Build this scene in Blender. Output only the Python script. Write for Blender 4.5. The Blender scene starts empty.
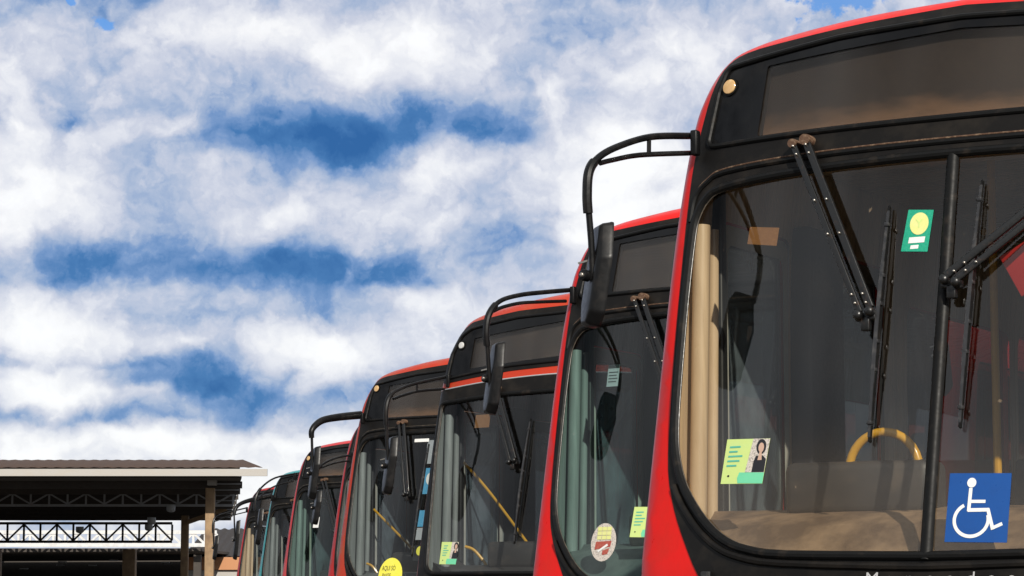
import bpy, math, random
import numpy as np
from mathutils import Vector, Matrix
from mathutils.geometry import delaunay_2d_cdt
random.seed(7)
R = math.radians
S = bpy.context.scene
COL = S.collection

# ------------------------------------------------------------------ camera
FPX = 2650.0
cam_d = bpy.data.cameras.new('camera')
cam = bpy.data.objects.new('camera', cam_d); COL.objects.link(cam)
cam_d.sensor_width = 36.0
cam_d.lens = 36.0 * FPX / 1024.0
cam_d.clip_start = 0.1; cam_d.clip_end = 5000
cam.location = (0, 0, 1.0)
cam.rotation_euler = (R(90) + math.atan(325 / FPX), 0, 0)
S.camera = cam
S.render.engine = 'CYCLES'
S.cycles.max_bounces = 10
S.cycles.transparent_max_bounces = 24
S.cycles.caustics_reflective = False
S.cycles.caustics_refractive = False
S.cycles.sample_clamp_indirect = 6

# ------------------------------------------------------------------ sun, exposure
sun_dir = Vector((0.22, -0.80, 0.50)).normalized()       # towards the sun
sd = bpy.data.lights.new('sun', 'SUN'); sd.energy = 5.0; sd.angle = R(0.6); sd.color = (1.0, 0.94, 0.84)
sun = bpy.data.objects.new('sun', sd); COL.objects.link(sun)
sun.rotation_euler = sun_dir.to_track_quat('Z', 'Y').to_euler()
S.view_settings.view_transform = 'Standard'
S.view_settings.look = 'None'
S.view_settings.gamma = 1
S.view_settings.exposure = 0.0

# ------------------------------------------------------------------ node helper
class NT:
    def __init__(s, tree): s.t = tree; s.n = tree.nodes; s.l = tree.links
    def new(s, typ, **kw):
        nd = s.n.new(typ)
        for k, v in kw.items(): setattr(nd, k, v)
        return nd
    def put(s, sock, v):
        if isinstance(v, bpy.types.NodeSocket): s.l.new(v, sock)
        elif v is not None: sock.default_value = v
    def math(s, op, a, b=None, c=None, clamp=False):
        nd = s.new('ShaderNodeMath', operation=op, use_clamp=clamp)
        s.put(nd.inputs[0], a)
        if b is not None: s.put(nd.inputs[1], b)
        if c is not None: s.put(nd.inputs[2], c)
        return nd.outputs[0]
    def vmath(s, op, a, b=None, c=None):
        nd = s.new('ShaderNodeVectorMath', operation=op)
        s.put(nd.inputs[0], a)
        if b is not None: s.put(nd.inputs[1], b)
        if c is not None: s.put(nd.inputs[2], c)
        return nd.outputs['Value'] if op in ('DOT_PRODUCT', 'LENGTH') else nd.outputs[0]
    def noise(s, vec, scale, detail=4, rough=0.55, dist=0.0, out='Fac'):
        nd = s.new('ShaderNodeTexNoise')
        s.put(nd.inputs['Vector'], vec); s.put(nd.inputs['Scale'], scale)
        nd.inputs['Detail'].default_value = detail; nd.inputs['Roughness'].default_value = rough
        nd.inputs['Distortion'].default_value = dist
        return nd.outputs[out]
    def ramp(s, fac, stops, interp='LINEAR'):
        nd = s.new('ShaderNodeValToRGB'); cr = nd.color_ramp; cr.interpolation = interp
        while len(cr.elements) < len(stops): cr.elements.new(0.5)
        for e, (p, c) in zip(cr.elements, stops):
            e.position = p; e.color = (*c, 1) if len(c) == 3 else c
        s.put(nd.inputs[0], fac)
        return nd.outputs[0]
    def mix(s, f, a, b, blend='MIX'):
        nd = s.new('ShaderNodeMix', data_type='RGBA', blend_type=blend)
        s.put(nd.inputs[0], f)
        for sk, v in ((nd.inputs[6], a), (nd.inputs[7], b)):
            s.put(sk, (*v, 1) if isinstance(v, tuple) and len(v) == 3 else v)
        return nd.outputs[2]
    def mapr(s, v, a, b, c=0.0, d=1.0, smooth=False):
        nd = s.new('ShaderNodeMapRange', interpolation_type='SMOOTHSTEP' if smooth else 'LINEAR')
        s.put(nd.inputs[0], v)
        for i, k in enumerate((a, b, c, d)): nd.inputs[i + 1].default_value = k
        return nd.outputs[0]
    def sep(s, v):
        nd = s.new('ShaderNodeSeparateXYZ'); s.put(nd.inputs[0], v); return nd.outputs
    def comb(s, x, y, z):
        nd = s.new('ShaderNodeCombineXYZ')
        for i, k in enumerate((x, y, z)): s.put(nd.inputs[i], k)
        return nd.outputs[0]

# ------------------------------------------------------------------ world: sky and clouds
W = bpy.data.worlds.new('World'); S.world = W; W.use_nodes = True
wt = NT(W.node_tree); W.node_tree.nodes.clear()
wout = wt.new('ShaderNodeOutputWorld'); bg = wt.new('ShaderNodeBackground')
BGS = 0.10
bg.inputs['Strength'].default_value = BGS
sky = wt.new('ShaderNodeTexSky', sky_type='NISHITA')
sky.sun_disc = False
sky.sun_elevation = math.asin(sun_dir.z)
sky.sun_rotation = math.atan2(sun_dir.x, sun_dir.y)
sky.air_density = 1.0; sky.dust_density = 0.6; sky.ozone_density = 2.0
tc = wt.new('ShaderNodeTexCoord')
g = tc.outputs['Generated']
sx, sy, sz = wt.sep(g)
az = wt.math('ARCTAN2', sx, sy)
el = wt.math('ARCSINE', sz)
p0 = wt.comb(wt.math('MULTIPLY', az, 26.5), wt.math('MULTIPLY', el, 26.5), 0.0)
w1 = wt.noise(p0, 1.1, 3, 0.5, out='Color')
w2 = wt.noise(p0, 4.0, 4, 0.6, out='Color')
off = wt.vmath('MULTIPLY', wt.vmath('SUBTRACT', w1, (0.5, 0.5, 0.5)), (1.3, 0.62, 0))
off2 = wt.vmath('MULTIPLY', wt.vmath('SUBTRACT', w2, (0.5, 0.5, 0.5)), (0.20, 0.14, 0))
P = wt.vmath('ADD', wt.vmath('ADD', p0, off), off2)
# cloud masses: azimuth, elevation, half widths (in 1/26.5 rad), brightness
CL = [(1.3, 4.6, .7, .4, .3), (1.9, 4.0, .8, .4, .25), (.3, 3.75, .6, .3, .15), (-2.2, 5.65, 1.6, .50, .55), (-.5, 5.5, 1.0, .55, .5), (-4.2, 5.0, .7, .45, .22), (-5.0, 4.7, .35, .8, .35),
      (-3.4, 4.80, .8, .22, .18), (-2.0, 3.95, .85, .22, .42), (-3.3, 3.75, .8, .26, .3), (-4.7, 3.95, .6, .4, .35),
      (-1.1, 4.35, .55, .2, .22), (.9, 4.35, .7, .5, .35), (1.5, 5.4, .6, .6, .25), (.3, 4.9, .3, .3, .1), (-.75, 3.85, .35, .22, .35),
      (-4.5, 2.78, .75, .28, .6), (-3.1, 2.62, .9, .24, .45), (-2.0, 2.72, .55, .32, .6), (-1.35, 2.62, .5, .28, .45), (-.72, 3.1, .55, .35, .4),
      (-4.6, 2.22, .8, .12, .5), (-3.7, 2.2, .5, .1, .25), (-3.6, 1.72, 1.6, .16, .45), (-4.9, 1.45, .6, .25, .3), (-1.8, 1.6, .7, .2, .25), (-2.4, 1.3, 3.0, .2, .3),
      (-2.7, 4.60, 1.0, .19, -.50), (-1.3, 4.76, 1.0, .16, -.46), (-2.1, 4.40, .5, .14, -.34), (-.3, 4.85, .5, .16, -.3), (-4.6, 4.85, .35, .1, -.3),
      (-2.3, 3.38, 1.3, .16, -.62), (-4.7, 3.32, .55, .13, -.55), (-3.4, 3.45, .4, .1, -.2), (-1.0, 3.4, .3, .14, -.3), (-.4, 4.25, .8, .5, -.22), (.5, 3.3, .5, .5, -.1), (0.1, 3.5, .35, .4, -.15),
      (-3.2, 2.3, .6, .12, -.45), (-1.9, 2.18, 1.4, .17, -.55), (-4.4, 1.98, 1.3, .10, -.65), (-4.6, 2.48, 1.0, .06, -.4), (-1.3, 2.05, .8, .25, -.3), (-4.7, 5.9, .3, .1, -.15), (0.6, 5.8, .3, .35, -.2)]
CL += [(-2.7, 4.98, 1.4, .40, -.26), (-1.0, 5.1, 1.2, .35, -.22), (-4.2, 5.2, .9, .35, -.16), (-2.3, 3.62, 1.5, .28, -.20), (-4.3, 3.55, .8, .3, -.18), (-2.6, 2.5, 1.6, .22, -.16), (0.2, 4.6, .9, .6, -.12)]
acc = 0.665
for (cx, cy, hx, hy, am) in CL:
    v = wt.vmath('MULTIPLY', wt.vmath('SUBTRACT', P, (cx, cy, 0)), (1 / (hx * (1 if am > 0 else 1.15)), 1 / (hy * (1 if am > 0 else 1.3)), 0))
    kk = .45 if am > 0 else -.5
    v = wt.vmath('MULTIPLY_ADD', wt.vmath('ABSOLUTE', v), (0, kk, 0), v)
    q = wt.vmath('DOT_PRODUCT', v, v)
    e = wt.math('POWER', 0.45, q)
    acc = wt.math('MULTIPLY_ADD', e, am * (.78 if am > 0 else .64), acc)
nz = wt.noise(wt.vmath('MULTIPLY', P, (1, 1.7, 1)), 0.9, 7, 0.46)
nz2 = wt.noise(wt.vmath('ADD', wt.vmath('MULTIPLY', p0, (1, 1.3, 1)), wt.vmath('SCALE', w2)), 2.6, 7, 0.46, 0.2)
# billows: round cells make the cauliflower edges of the lit tops
vo = wt.new('ShaderNodeTexVoronoi', feature='SMOOTH_F1'); wt.put(vo.inputs['Vector'], wt.vmath('ADD', P, off2)); vo.inputs['Scale'].default_value = 2.2
vo.inputs['Smoothness'].default_value = .6; vo.inputs['Detail'].default_value = 3; vo.inputs['Roughness'].default_value = .55
acc = wt.math('MULTIPLY_ADD', wt.math('SUBTRACT', nz, 0.5), 0.80, acc)
acc = wt.math('MULTIPLY_ADD', wt.math('SUBTRACT', nz2, 0.5), 0.26, acc)
acc = wt.math('MULTIPLY_ADD', wt.math('SUBTRACT', 0.42, vo.outputs[0]), 0.24, acc)
k = 1 / BGS
cc = [(0.0, (.025, .115, .33)), (.18, (.06, .18, .42)), (.32, (.19, .31, .55)), (.45, (.40, .48, .64)), (.57, (.59, .62, .72)), (.70, (.77, .78, .83)), (.86, (.94, .935, .935)), (.97, (1.0, 1.0, 1.0))]
ccol = wt.ramp(acc, cc)
ccol = wt.vmath('SCALE', ccol); ccn = ccol.node; ccn.inputs['Scale'].default_value = k * 1.04
# clear holes in the cloud where the blue shows
hol = None
for (cx, cy, hx, hy) in [(-4.1, 5.86, .22, .12), (-4.38, 6.0, .1, .08), (3.25, 6.1, .5, .35)]:
    v = wt.vmath('MULTIPLY', wt.vmath('SUBTRACT', P, (cx, cy, 0)), (1 / hx, 1 / hy, 0))
    e = wt.math('POWER', 0.4, wt.vmath('DOT_PRODUCT', v, v))
    hol = e if hol is None else wt.math('MAXIMUM', hol, e)
hn = wt.math('MULTIPLY_ADD', wt.math('SUBTRACT', wt.noise(p0, 6.0, 4, 0.6), 0.5), 1.5, hol)
hm = wt.math('MULTIPLY', wt.mapr(hn, 0.45, 0.75, 0, 1, True), wt.mapr(hol, .1, .4, 0, 1))
skc = wt.mix(1.0, sky.outputs[0], (.5, .8, 1.2), 'MULTIPLY')
over = wt.mapr(wt.noise(g, 2.3, 3, .45), .42, .62, 0, 1)  # unseen cloud overhead and behind, toned for ambient light and glass reflections
ocol = wt.vmath('SCALE', wt.mix(over, (.07, .09, .12), (.84, .88, .93))); ocol.node.inputs['Scale'].default_value = k
up = wt.math('MAXIMUM', wt.mapr(el, .30, .45, 0, 1, True), wt.mapr(sy, .75, .4, 0, 1, True))
fin = wt.mix(up, wt.mix(wt.math('MULTIPLY_ADD', hm, 0.85, 0.06), ccol, skc), ocol)
wt.l.new(fin, bg.inputs['Color']); wt.l.new(bg.outputs[0], wout.inputs[0])
W.cycles.sampling_method = 'MANUAL'; W.cycles.sample_map_resolution = 512

# ------------------------------------------------------------------ materials
MATS = {}
def principled(name, col, rough=0.5, metal=0.0, coat=0.0, spec=None, emis=None):
    m = bpy.data.materials.new(name); m.use_nodes = True
    b = m.node_tree.nodes['Principled BSDF']
    b.inputs['Base Color'].default_value = (*col, 1)
    b.inputs['Roughness'].default_value = rough
    b.inputs['Metallic'].default_value = metal
    b.inputs['Coat Weight'].default_value = coat
    b.inputs['Coat Roughness'].default_value = 0.08
    if spec is not None: b.inputs['Specular IOR Level'].default_value = spec
    return m, NT(m.node_tree), b

def worn(name, col, col2, rough=0.4, scale=9, amount=0.5, coat=0.0, metal=0.0, thr=(.5, .75), bump=0.0, stretch=(1, 1, 1), rvar=0.15, spec=None):
    m, n, b = principled(name, col, rough, metal, coat, spec)
    t = n.new('ShaderNodeTexCoord').outputs['Object']
    t2 = n.vmath('MULTIPLY', t, stretch)
    a = n.noise(t2, scale, 8, 0.62)
    f = n.math('MULTIPLY', n.mapr(a, thr[0], thr[1]), amount)
    n.put(b.inputs['Base Color'], n.mix(f, col, col2))
    c = n.noise(t2, scale * 3.1, 5, 0.6)
    n.put(b.inputs['Roughness'], n.math('MULTIPLY_ADD', n.math('SUBTRACT', c, 0.5), rvar * 2, rough, clamp=True))
    if bump:
        bp = n.new('ShaderNodeBump'); bp.inputs['Strength'].default_value = bump; bp.inputs['Distance'].default_value = 0.004
        n.put(bp.inputs['Height'], c); n.l.new(bp.outputs[0], b.inputs['Normal'])
    MATS[name] = m
    return m

worn('red_paint', (.72, .009, .006), (.46, .024, .012), .33, 6, .6, .05, bump=0, spec=.22, stretch=(1, 1, .5))
worn('red_paint_orange', (.46, .036, .012), (.36, .09, .03), .38, 6, .7, .08, bump=.03, spec=.3)
worn('red_paint_dull', (.46, .012, .012), (.3, .04, .025), .36, 6, .6, .08, spec=.3)
worn('red_paint_pink', (.55, .035, .04), (.40, .09, .08), .40, 6, .6, .05, spec=.4)
worn('teal_paint', (.02, .28, .30), (.05, .3, .3), .3, 6, .5, .4)
worn('maroon_paint', (.11, .012, .022), (.05, .03, .03), .3, 6, .6, .4)
worn('black_fascia', (.007, .0062, .0057), (.05, .04, .03), .42, 5, .45, 0, thr=(.45, .85), bump=.25, stretch=(1.4, 1.4, 1.6), rvar=.2, spec=.18)
worn('black_gloss', (.004, .004, .0045), (.02, .017, .014), .2, 5, .5, 0, thr=(.5, .8), spec=.3)
worn('rubber', (.005, .005, .005), (.06, .045, .033), .5, 14, .55, 0, thr=(.56, .8), bump=.2, spec=.2)
worn('rubber_pale', (.06, .05, .04), (.22, .17, .12), .35, 22, .8, 0)
worn('wiper_black', (.007, .007, .007), (.10, .05, .028), .36, 30, .7, .1, thr=(.58, .8), bump=.2)
worn('wiper_steel', (.045, .045, .048), (.14, .13, .12), .34, 30, .7, 0, metal=.5)
worn('mirror_black', (.006, .006, .0065), (.04, .034, .03), .36, 14, .5, 0, spec=.25, thr=(.5, .8), bump=.1)
worn('bolt_steel', (.5, .47, .42), (.2, .1, .05), .35, 60, .8, 0, metal=.9)
worn('rusty_steel', (.09, .045, .025), (.32, .22, .14), .7, 40, .9, 0, bump=.6)
worn('lining_beige', (.76, .59, .40), (.34, .235, .145), .28, 1.6, .8, .1, thr=(.38, .66), stretch=(1, 6, .25))
worn('lining_grey', (.34, .37, .36), (.10, .11, .11), .28, 1.6, .8, .1, thr=(.38, .64), stretch=(1, 6, .25))
worn('frame_dark', (.016, .017, .018), (.04, .04, .04), .4, 6, .5)
worn('frame_pale', (.42, .42, .38), (.2, .2, .18), .35, 8, .5)
worn('dash_brown', (.10, .062, .038), (.29, .195, .12), .6, 6, .9, 0, thr=(.38, .64), bump=.3)
worn('dash_grey', (.075, .085, .085), (.15, .16, .155), .55, 7, .8, 0, thr=(.4, .75))
worn('dash_dark', (.03, .027, .026), (.09, .07, .055), .5, 8, .7)
worn('rail_yellow', (.56, .30, .02), (.30, .16, .03), .33, 12, .6, .3)
worn('seat_cloth', (.05, .055, .07), (.12, .10, .09), .85, 30, .7)
worn('seat_red', (.30, .015, .015), (.14, .02, .02), .6, 12, .6)
worn('floor_rubber', (.05, .05, .05), (.09, .085, .08), .7, 14, .7)
worn('partition_brown', (.085, .062, .044), (.13, .10, .075), .5, 4, .7, 0, stretch=(4, 4, .4))
worn('tyre_rubber', (.015, .015, .015), (.06, .05, .04), .8, 20, .6)
worn('rim_steel', (.35, .35, .35), (.15, .12, .1), .45, 14, .6, metal=.5)
worn('lamp_glass', (.6, .6, .58), (.4, .36, .3), .12, 12, .4, .5)
worn('white_vinyl', (.78, .78, .76), (.6, .6, .58), .4, 20, .3)
worn('blue_vinyl', (.002, .062, .27), (.003, .05, .22), .32, 20, .4)
worn('green_vinyl', (.005, .30, .18), (.02, .36, .22), .4, 120, .9, thr=(.4, .6))
worn('mint_paper', (.16, .62, .36), (.22, .66, .42), .5, 20, .4)
worn('lime_paper', (.58, .72, .24), (.50, .70, .30), .5, 20, .6)
worn('yellow_paper', (.80, .74, .08), (.85, .78, .2), .5, 20, .6)
worn('yellow_pale', (.70, .72, .26), (.75, .72, .4), .5, 20, .6)
worn('ink_teal', (.10, .45, .33), (.12, .5, .35), .5, 20, .4)
worn('ink_black', (.012, .012, .016), (.02, .02, .02), .5, 20, .4)
worn('skin_print', (.55, .36, .27), (.6, .42, .33), .5, 20, .4)
worn('photo_pale', (.62, .56, .50), (.25, .22, .2), .5, 160, .9, thr=(.5, .6))
worn('amber_paper', (.20, .085, .02), (.30, .14, .04), .5, 60, .6)
worn('red_print', (.38, .07, .05), (.45, .2, .12), .5, 90, .9)
worn('skyblue_print', (.08, .33, .55), (.15, .4, .6), .4, 40, .5)
worn('grey_print', (.38, .40, .42), (.28, .3, .32), .4, 40, .5)
worn('marker_lens', (.62, .38, .16), (.8, .62, .36), .16, 40, .8, .5)
worn('letter_silver', (.66, .66, .66), (.4, .4, .4), .3, 30, .5, metal=.3)

# display board: a dusty screen, sunlight on its lower part painted in as tan
m, n, b = principled('board_dusty_sunlit', (.08, .07, .06), .75)
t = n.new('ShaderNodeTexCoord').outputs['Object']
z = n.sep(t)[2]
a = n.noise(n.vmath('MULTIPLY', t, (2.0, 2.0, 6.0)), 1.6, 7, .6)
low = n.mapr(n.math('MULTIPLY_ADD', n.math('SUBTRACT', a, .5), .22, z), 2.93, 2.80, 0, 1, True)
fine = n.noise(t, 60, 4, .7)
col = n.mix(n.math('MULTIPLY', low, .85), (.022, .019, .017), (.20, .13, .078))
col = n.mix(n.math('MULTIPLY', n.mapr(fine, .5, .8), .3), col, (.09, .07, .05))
n.put(b.inputs['Base Color'], col); MATS['board_dusty_sunlit'] = m
m, n, b = principled('board_dark', (.02, .021, .023), .6)
t = n.new('ShaderNodeTexCoord').outputs['Object']
wv = n.new('ShaderNodeTexWave', wave_type='BANDS', bands_direction='Z'); n.put(wv.inputs['Vector'], t)
wv.inputs['Scale'].default_value = 18; wv.inputs['Distortion'].default_value = .4
fine = n.noise(t, 5, 4, .7)
col = n.mix(n.math('MULTIPLY', wv.outputs[1], .5), (.022, .023, .026), (.05, .053, .06))
col = n.mix(n.mapr(fine, .45, .75), col, (.06, .055, .05))
n.put(b.inputs['Base Color'], col); MATS['board_dark'] = m

def glass_mat(name, tint, dust_haze, base, low, seed=0.0, refl=1.0, rough=0.015):
    m = bpy.data.materials.new(name); m.use_nodes = True; nt = m.node_tree; nt.nodes.clear(); n = NT(nt)
    out = n.new('ShaderNodeOutputMaterial')
    tr = n.new('ShaderNodeBsdfTransparent'); tr.inputs[0].default_value = (*tint, 1)
    gl = n.new('ShaderNodeBsdfGlossy'); gl.inputs['Roughness'].default_value = rough
    gl.inputs['Color'].default_value = (refl, refl, refl, 1)
    ge = n.new('ShaderNodeNewGeometry')
    cs = n.math('ABSOLUTE', n.vmath('DOT_PRODUCT', ge.outputs['Normal'], ge.outputs['Incoming']))
    fr = n.math('MULTIPLY_ADD', n.math('POWER', n.math('SUBTRACT', 1.0, cs, clamp=True), 5.0), .92, .046)
    mx = n.new('ShaderNodeMixShader')
    n.put(mx.inputs[0], fr); n.l.new(tr.outputs[0], mx.inputs[1]); n.l.new(gl.outputs[0], mx.inputs[2])
    df = n.new('ShaderNodeBsdfDiffuse'); df.inputs[0].default_value = (*dust_haze, 1)
    t = n.vmath('ADD', n.new('ShaderNodeTexCoord').outputs['Object'], (seed, 0, 0))
    z = n.sep(t)[2]
    big = n.noise(n.vmath('MULTIPLY', t, (1.2, 1.2, .8)), 2.2, 5, .6)
    fn = n.noise(t, 55, 6, .75)
    lw = n.mapr(n.math('MULTIPLY_ADD', n.math('SUBTRACT', big, .5), .5, z), 1.75, 1.15, 0, low, True)
    d = n.math('ADD', n.math('MULTIPLY', n.mapr(big, .35, .75), base), lw)
    sm_ = n.noise(t, 3.0, 5, .55, .6)
    d = n.math('ADD', d, n.math('MULTIPLY', n.mapr(sm_, .5, .75), base * .7))
    d = n.math('MULTIPLY', d, n.mapr(fn, .3, .8, .75, 1.25))
    spots = n.noise(t, 24, 2, .5)
    d = n.math('ADD', d, n.mapr(spots, .76, .80, 0, .30))
    mx2 = n.new('ShaderNodeMixShader'); n.put(mx2.inputs[0], n.math('MINIMUM', d, .6)); n.l.new(mx.outputs[0], mx2.inputs[1]); n.l.new(df.outputs[0], mx2.inputs[2])
    n.l.new(mx2.outputs[0], out.inputs[0])
    MATS[name] = m
glass_mat('glass_brown', (.86, .85, .80), (.36, .27, .18), .012, .10, 0)
glass_mat('glass_green', (.66, .80, .76), (.30, .36, .32), .01, .04, 3.1)
glass_mat('glass_grey', (.78, .81, .81), (.34, .33, .31), .012, .04, 5.3)
glass_mat('glass_side', (.34, .37, .37), (.3, .3, .28), .04, .05, 7.3)
glass_mat('glass_door', (.50, .55, .57), (.30, .37, .42), .36, .1, 4.4)  # heavy blue-grey film paints in the brightness seen through the door
glass_mat('glass_board', (.88, .84, .80), (.30, .22, .15), .015, 0, 2.0, refl=.6)

# ------------------------------------------------------------------ mesh helpers
def smooth_mesh(me, ang=35):
    me.polygons.foreach_set('use_smooth', [True] * len(me.polygons))
    me.set_sharp_from_angle(angle=R(ang)); me.update()

class MB:
    def __init__(s): s.v = []; s.f = []
    def add(s, vs, fs):
        o = len(s.v); s.v += [tuple(x) for x in vs]; s.f += [tuple(i + o for i in f) for f in fs]; return s
    def box(s, c, size, M=None, bev=0.0):
        x, y, z = (k / 2 for k in size); c = Vector(c)
        if bev <= 0:
            vs = [Vector((i * x, j * y, k * z)) for i in (-1, 1) for j in (-1, 1) for k in (-1, 1)]
            fs = [(0, 1, 3, 2), (4, 6, 7, 5), (0, 4, 5, 1), (2, 3, 7, 6), (0, 2, 6, 4), (1, 5, 7, 3)]
            if M is not None: vs = [M @ v for v in vs]
            return s.add([v + c for v in vs], fs)
        import bmesh
        bm = bmesh.new(); bmesh.ops.create_cube(bm, size=1.0)
        for v in bm.verts: v.co = Vector((v.co.x * 2 * x, v.co.y * 2 * y, v.co.z * 2 * z))
        bmesh.ops.bevel(bm, geom=list(bm.edges), offset=bev, segments=3, affect='EDGES', profile=.5)
        bm.verts.ensure_lookup_table()
        vs = [v.co.copy() for v in bm.verts]; fs = [[v.index for v in f.verts] for f in bm.faces]; bm.free()
        if M is not None: vs = [M @ v for v in vs]
        return s.add([v + c for v in vs], fs)
    def bar(s, a, b, w, h, up=(0, 0, 1), bev=0.0):
        a = Vector(a); b = Vector(b); d = b - a; L = d.length; d.normalize()
        up = Vector(up); x = up.cross(d)
        if x.length < 1e-4: x = Vector((1, 0, 0)).cross(d)
        x.normalize(); y = d.cross(x)
        M = Matrix((x, y, d)).transposed()
        return s.box((a + b) / 2, (w, h, L), M, bev)
    def tube(s, path, r, seg=10, closed=False, cap=True):
        P = [Vector(p) for p in path]; n = len(P)
        rr = r if isinstance(r, (list, tuple)) else [r] * n
        vs = []; fs = []; prev = None
        for i, p in enumerate(P):
            if closed: t = P[(i + 1) % n] - P[i - 1]
            else: t = P[min(i + 1, n - 1)] - P[max(i - 1, 0)]
            t.normalize()
            if prev is None:
                u = t.cross(Vector((0, 1, .03)));
                if u.length < 1e-3: u = t.cross(Vector((1, 0, 0)))
            else: u = prev - t * prev.dot(t)
            u.normalize(); prev = u; w = t.cross(u)
            for k in range(seg):
                a = 2 * math.pi * k / seg; vs.append(p + (u * math.cos(a) + w * math.sin(a)) * rr[i])
        m = n if closed else n - 1
        for i in range(m):
            for k in range(seg):
                a = i * seg + k; b_ = i * seg + (k + 1) % seg; j = (i + 1) % n
                fs.append((a, b_, j * seg + (k + 1) % seg, j * seg + k))
        if cap and not closed:
            fs.append(tuple(range(seg))[::-1]); fs.append(tuple((n - 1) * seg + k for k in range(seg)))
        return s.add(vs, fs)
    def disc(s, c, r, axis=(0, -1, 0), h=0.01, seg=24, dome=0.0):
        a = Vector(axis).normalized(); c = Vector(c)
        u = a.orthogonal().normalized(); w = a.cross(u)
        rings = [(r, -h / 2), (r, h / 2 * .6), (r * .94, h / 2)]
        if dome: rings += [(r * .75, h / 2 + dome * .5), (r * .45, h / 2 + dome * .85), (r * .15, h / 2 + dome)]
        vs = []
        for (q, o) in rings:
            for k in range(seg):
                t = 2 * math.pi * k / seg; vs.append(c + a * o + (u * math.cos(t) + w * math.sin(t)) * q)
        fs = []
        for i in range(len(rings) - 1):
            for k in range(seg): fs.append((i * seg + k, i * seg + (k + 1) % seg, (i + 1) * seg + (k + 1) % seg, (i + 1) * seg + k))
        fs.append(tuple(range(seg))[::-1]); fs.append(tuple((len(rings) - 1) * seg + k for k in range(seg)))
        return s.add(vs, fs)
    def build(s, name, mat, parent=None, ang=35, weld=False):
        me = bpy.data.meshes.new(name)
        me.from_pydata([tuple(v) for v in s.v], [], s.f)
        if weld:
            import bmesh
            bm = bmesh.new(); bm.from_mesh(me); bmesh.ops.remove_doubles(bm, verts=bm.verts, dist=.0008); bm.to_mesh(me); bm.free()
        me.materials.append(MATS[mat] if isinstance(mat, str) else mat)
        smooth_mesh(me, ang)
        o = bpy.data.objects.new(name, me); COL.objects.link(o)
        if parent is not None: o.parent = parent
        return o

def catmull(pts, n=6, closed=False):
    P = [np.array(p, float) for p in pts]; N = len(P); out = []
    rng = range(N) if closed else range(N - 1)
    for i in rng:
        if closed: a, b, c, d = P[i - 1], P[i], P[(i + 1) % N], P[(i + 2) % N]
        else: a, b, c, d = P[max(i - 1, 0)], P[i], P[i + 1], P[min(i + 2, N - 1)]
        for k in range(n):
            t = k / n
            out.append(.5 * ((2 * b) + (c - a) * t + (2 * a - 5 * b + 4 * c - d) * t * t + (3 * b - a - 3 * c + d) * t ** 3))
    if not closed: out.append(P[-1])
    return [tuple(p) for p in out]

def rpoly(pts, seg=6, maxlen=.07):
    """polygon whose corners (x, z, radius) are rounded, resampled"""
    n = len(pts); out = []
    for i in range(n):
        p0, p1, p2 = (np.array(pts[(i + d) % n][:2], float) for d in (-1, 0, 1)); r = pts[i][2]
        if r <= 0: out.append(p1); continue
        a = p0 - p1; b = p2 - p1; la = np.linalg.norm(a); lb = np.linalg.norm(b); a /= la; b /= lb
        ang = math.acos(max(-1, min(1, float(a @ b)))); t = min(r / math.tan(ang / 2), la * .48, lb * .48)
        s0 = p1 + a * t; s1 = p1 + b * t
        for k in range(seg + 1):
            u = k / seg; out.append((1 - u) ** 2 * s0 + 2 * u * (1 - u) * p1 + u * u * s1)
    res = []
    m = len(out)
    for i in range(m):
        a, b = out[i], out[(i + 1) % m]; L = np.linalg.norm(b - a); k = max(1, int(math.ceil(L / maxlen)))
        if L < 1e-6: continue
        for j in range(k): res.append(tuple(a + (b - a) * j / k))
    return res

def mir(pts):
    """half outline from the bottom centre up the left side to the top centre -> closed outline"""
    h = [tuple(p) for p in pts]
    return h + [(-x, *rest) for (x, *rest) in reversed(h) if abs(x) > 1e-6]

def inpoly(pts, poly):
    pts = np.asarray(pts); x, y = pts[:, 0], pts[:, 1]; c = np.zeros(len(pts), bool)
    P = np.asarray(poly); Q = np.roll(P, -1, 0)
    for (x1, y1), (x2, y2) in zip(P, Q):
        if y1 == y2: continue
        m = ((y1 > y) != (y2 > y)) & (x < (x2 - x1) * (y - y1) / (y2 - y1) + x1); c ^= m
    return c

def polydist(pts, poly):
    pts = np.asarray(pts, float); P = np.asarray(poly, float); Q = np.roll(P, -1, 0); d = np.full(len(pts), 1e9)
    for a, b in zip(P, Q):
        e = b - a; L = e @ e
        if L < 1e-12: continue
        t = np.clip(((pts - a) @ e) / L, 0, 1); d = np.minimum(d, np.linalg.norm(pts - (a + t[:, None] * e), axis=1))
    return d

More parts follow.
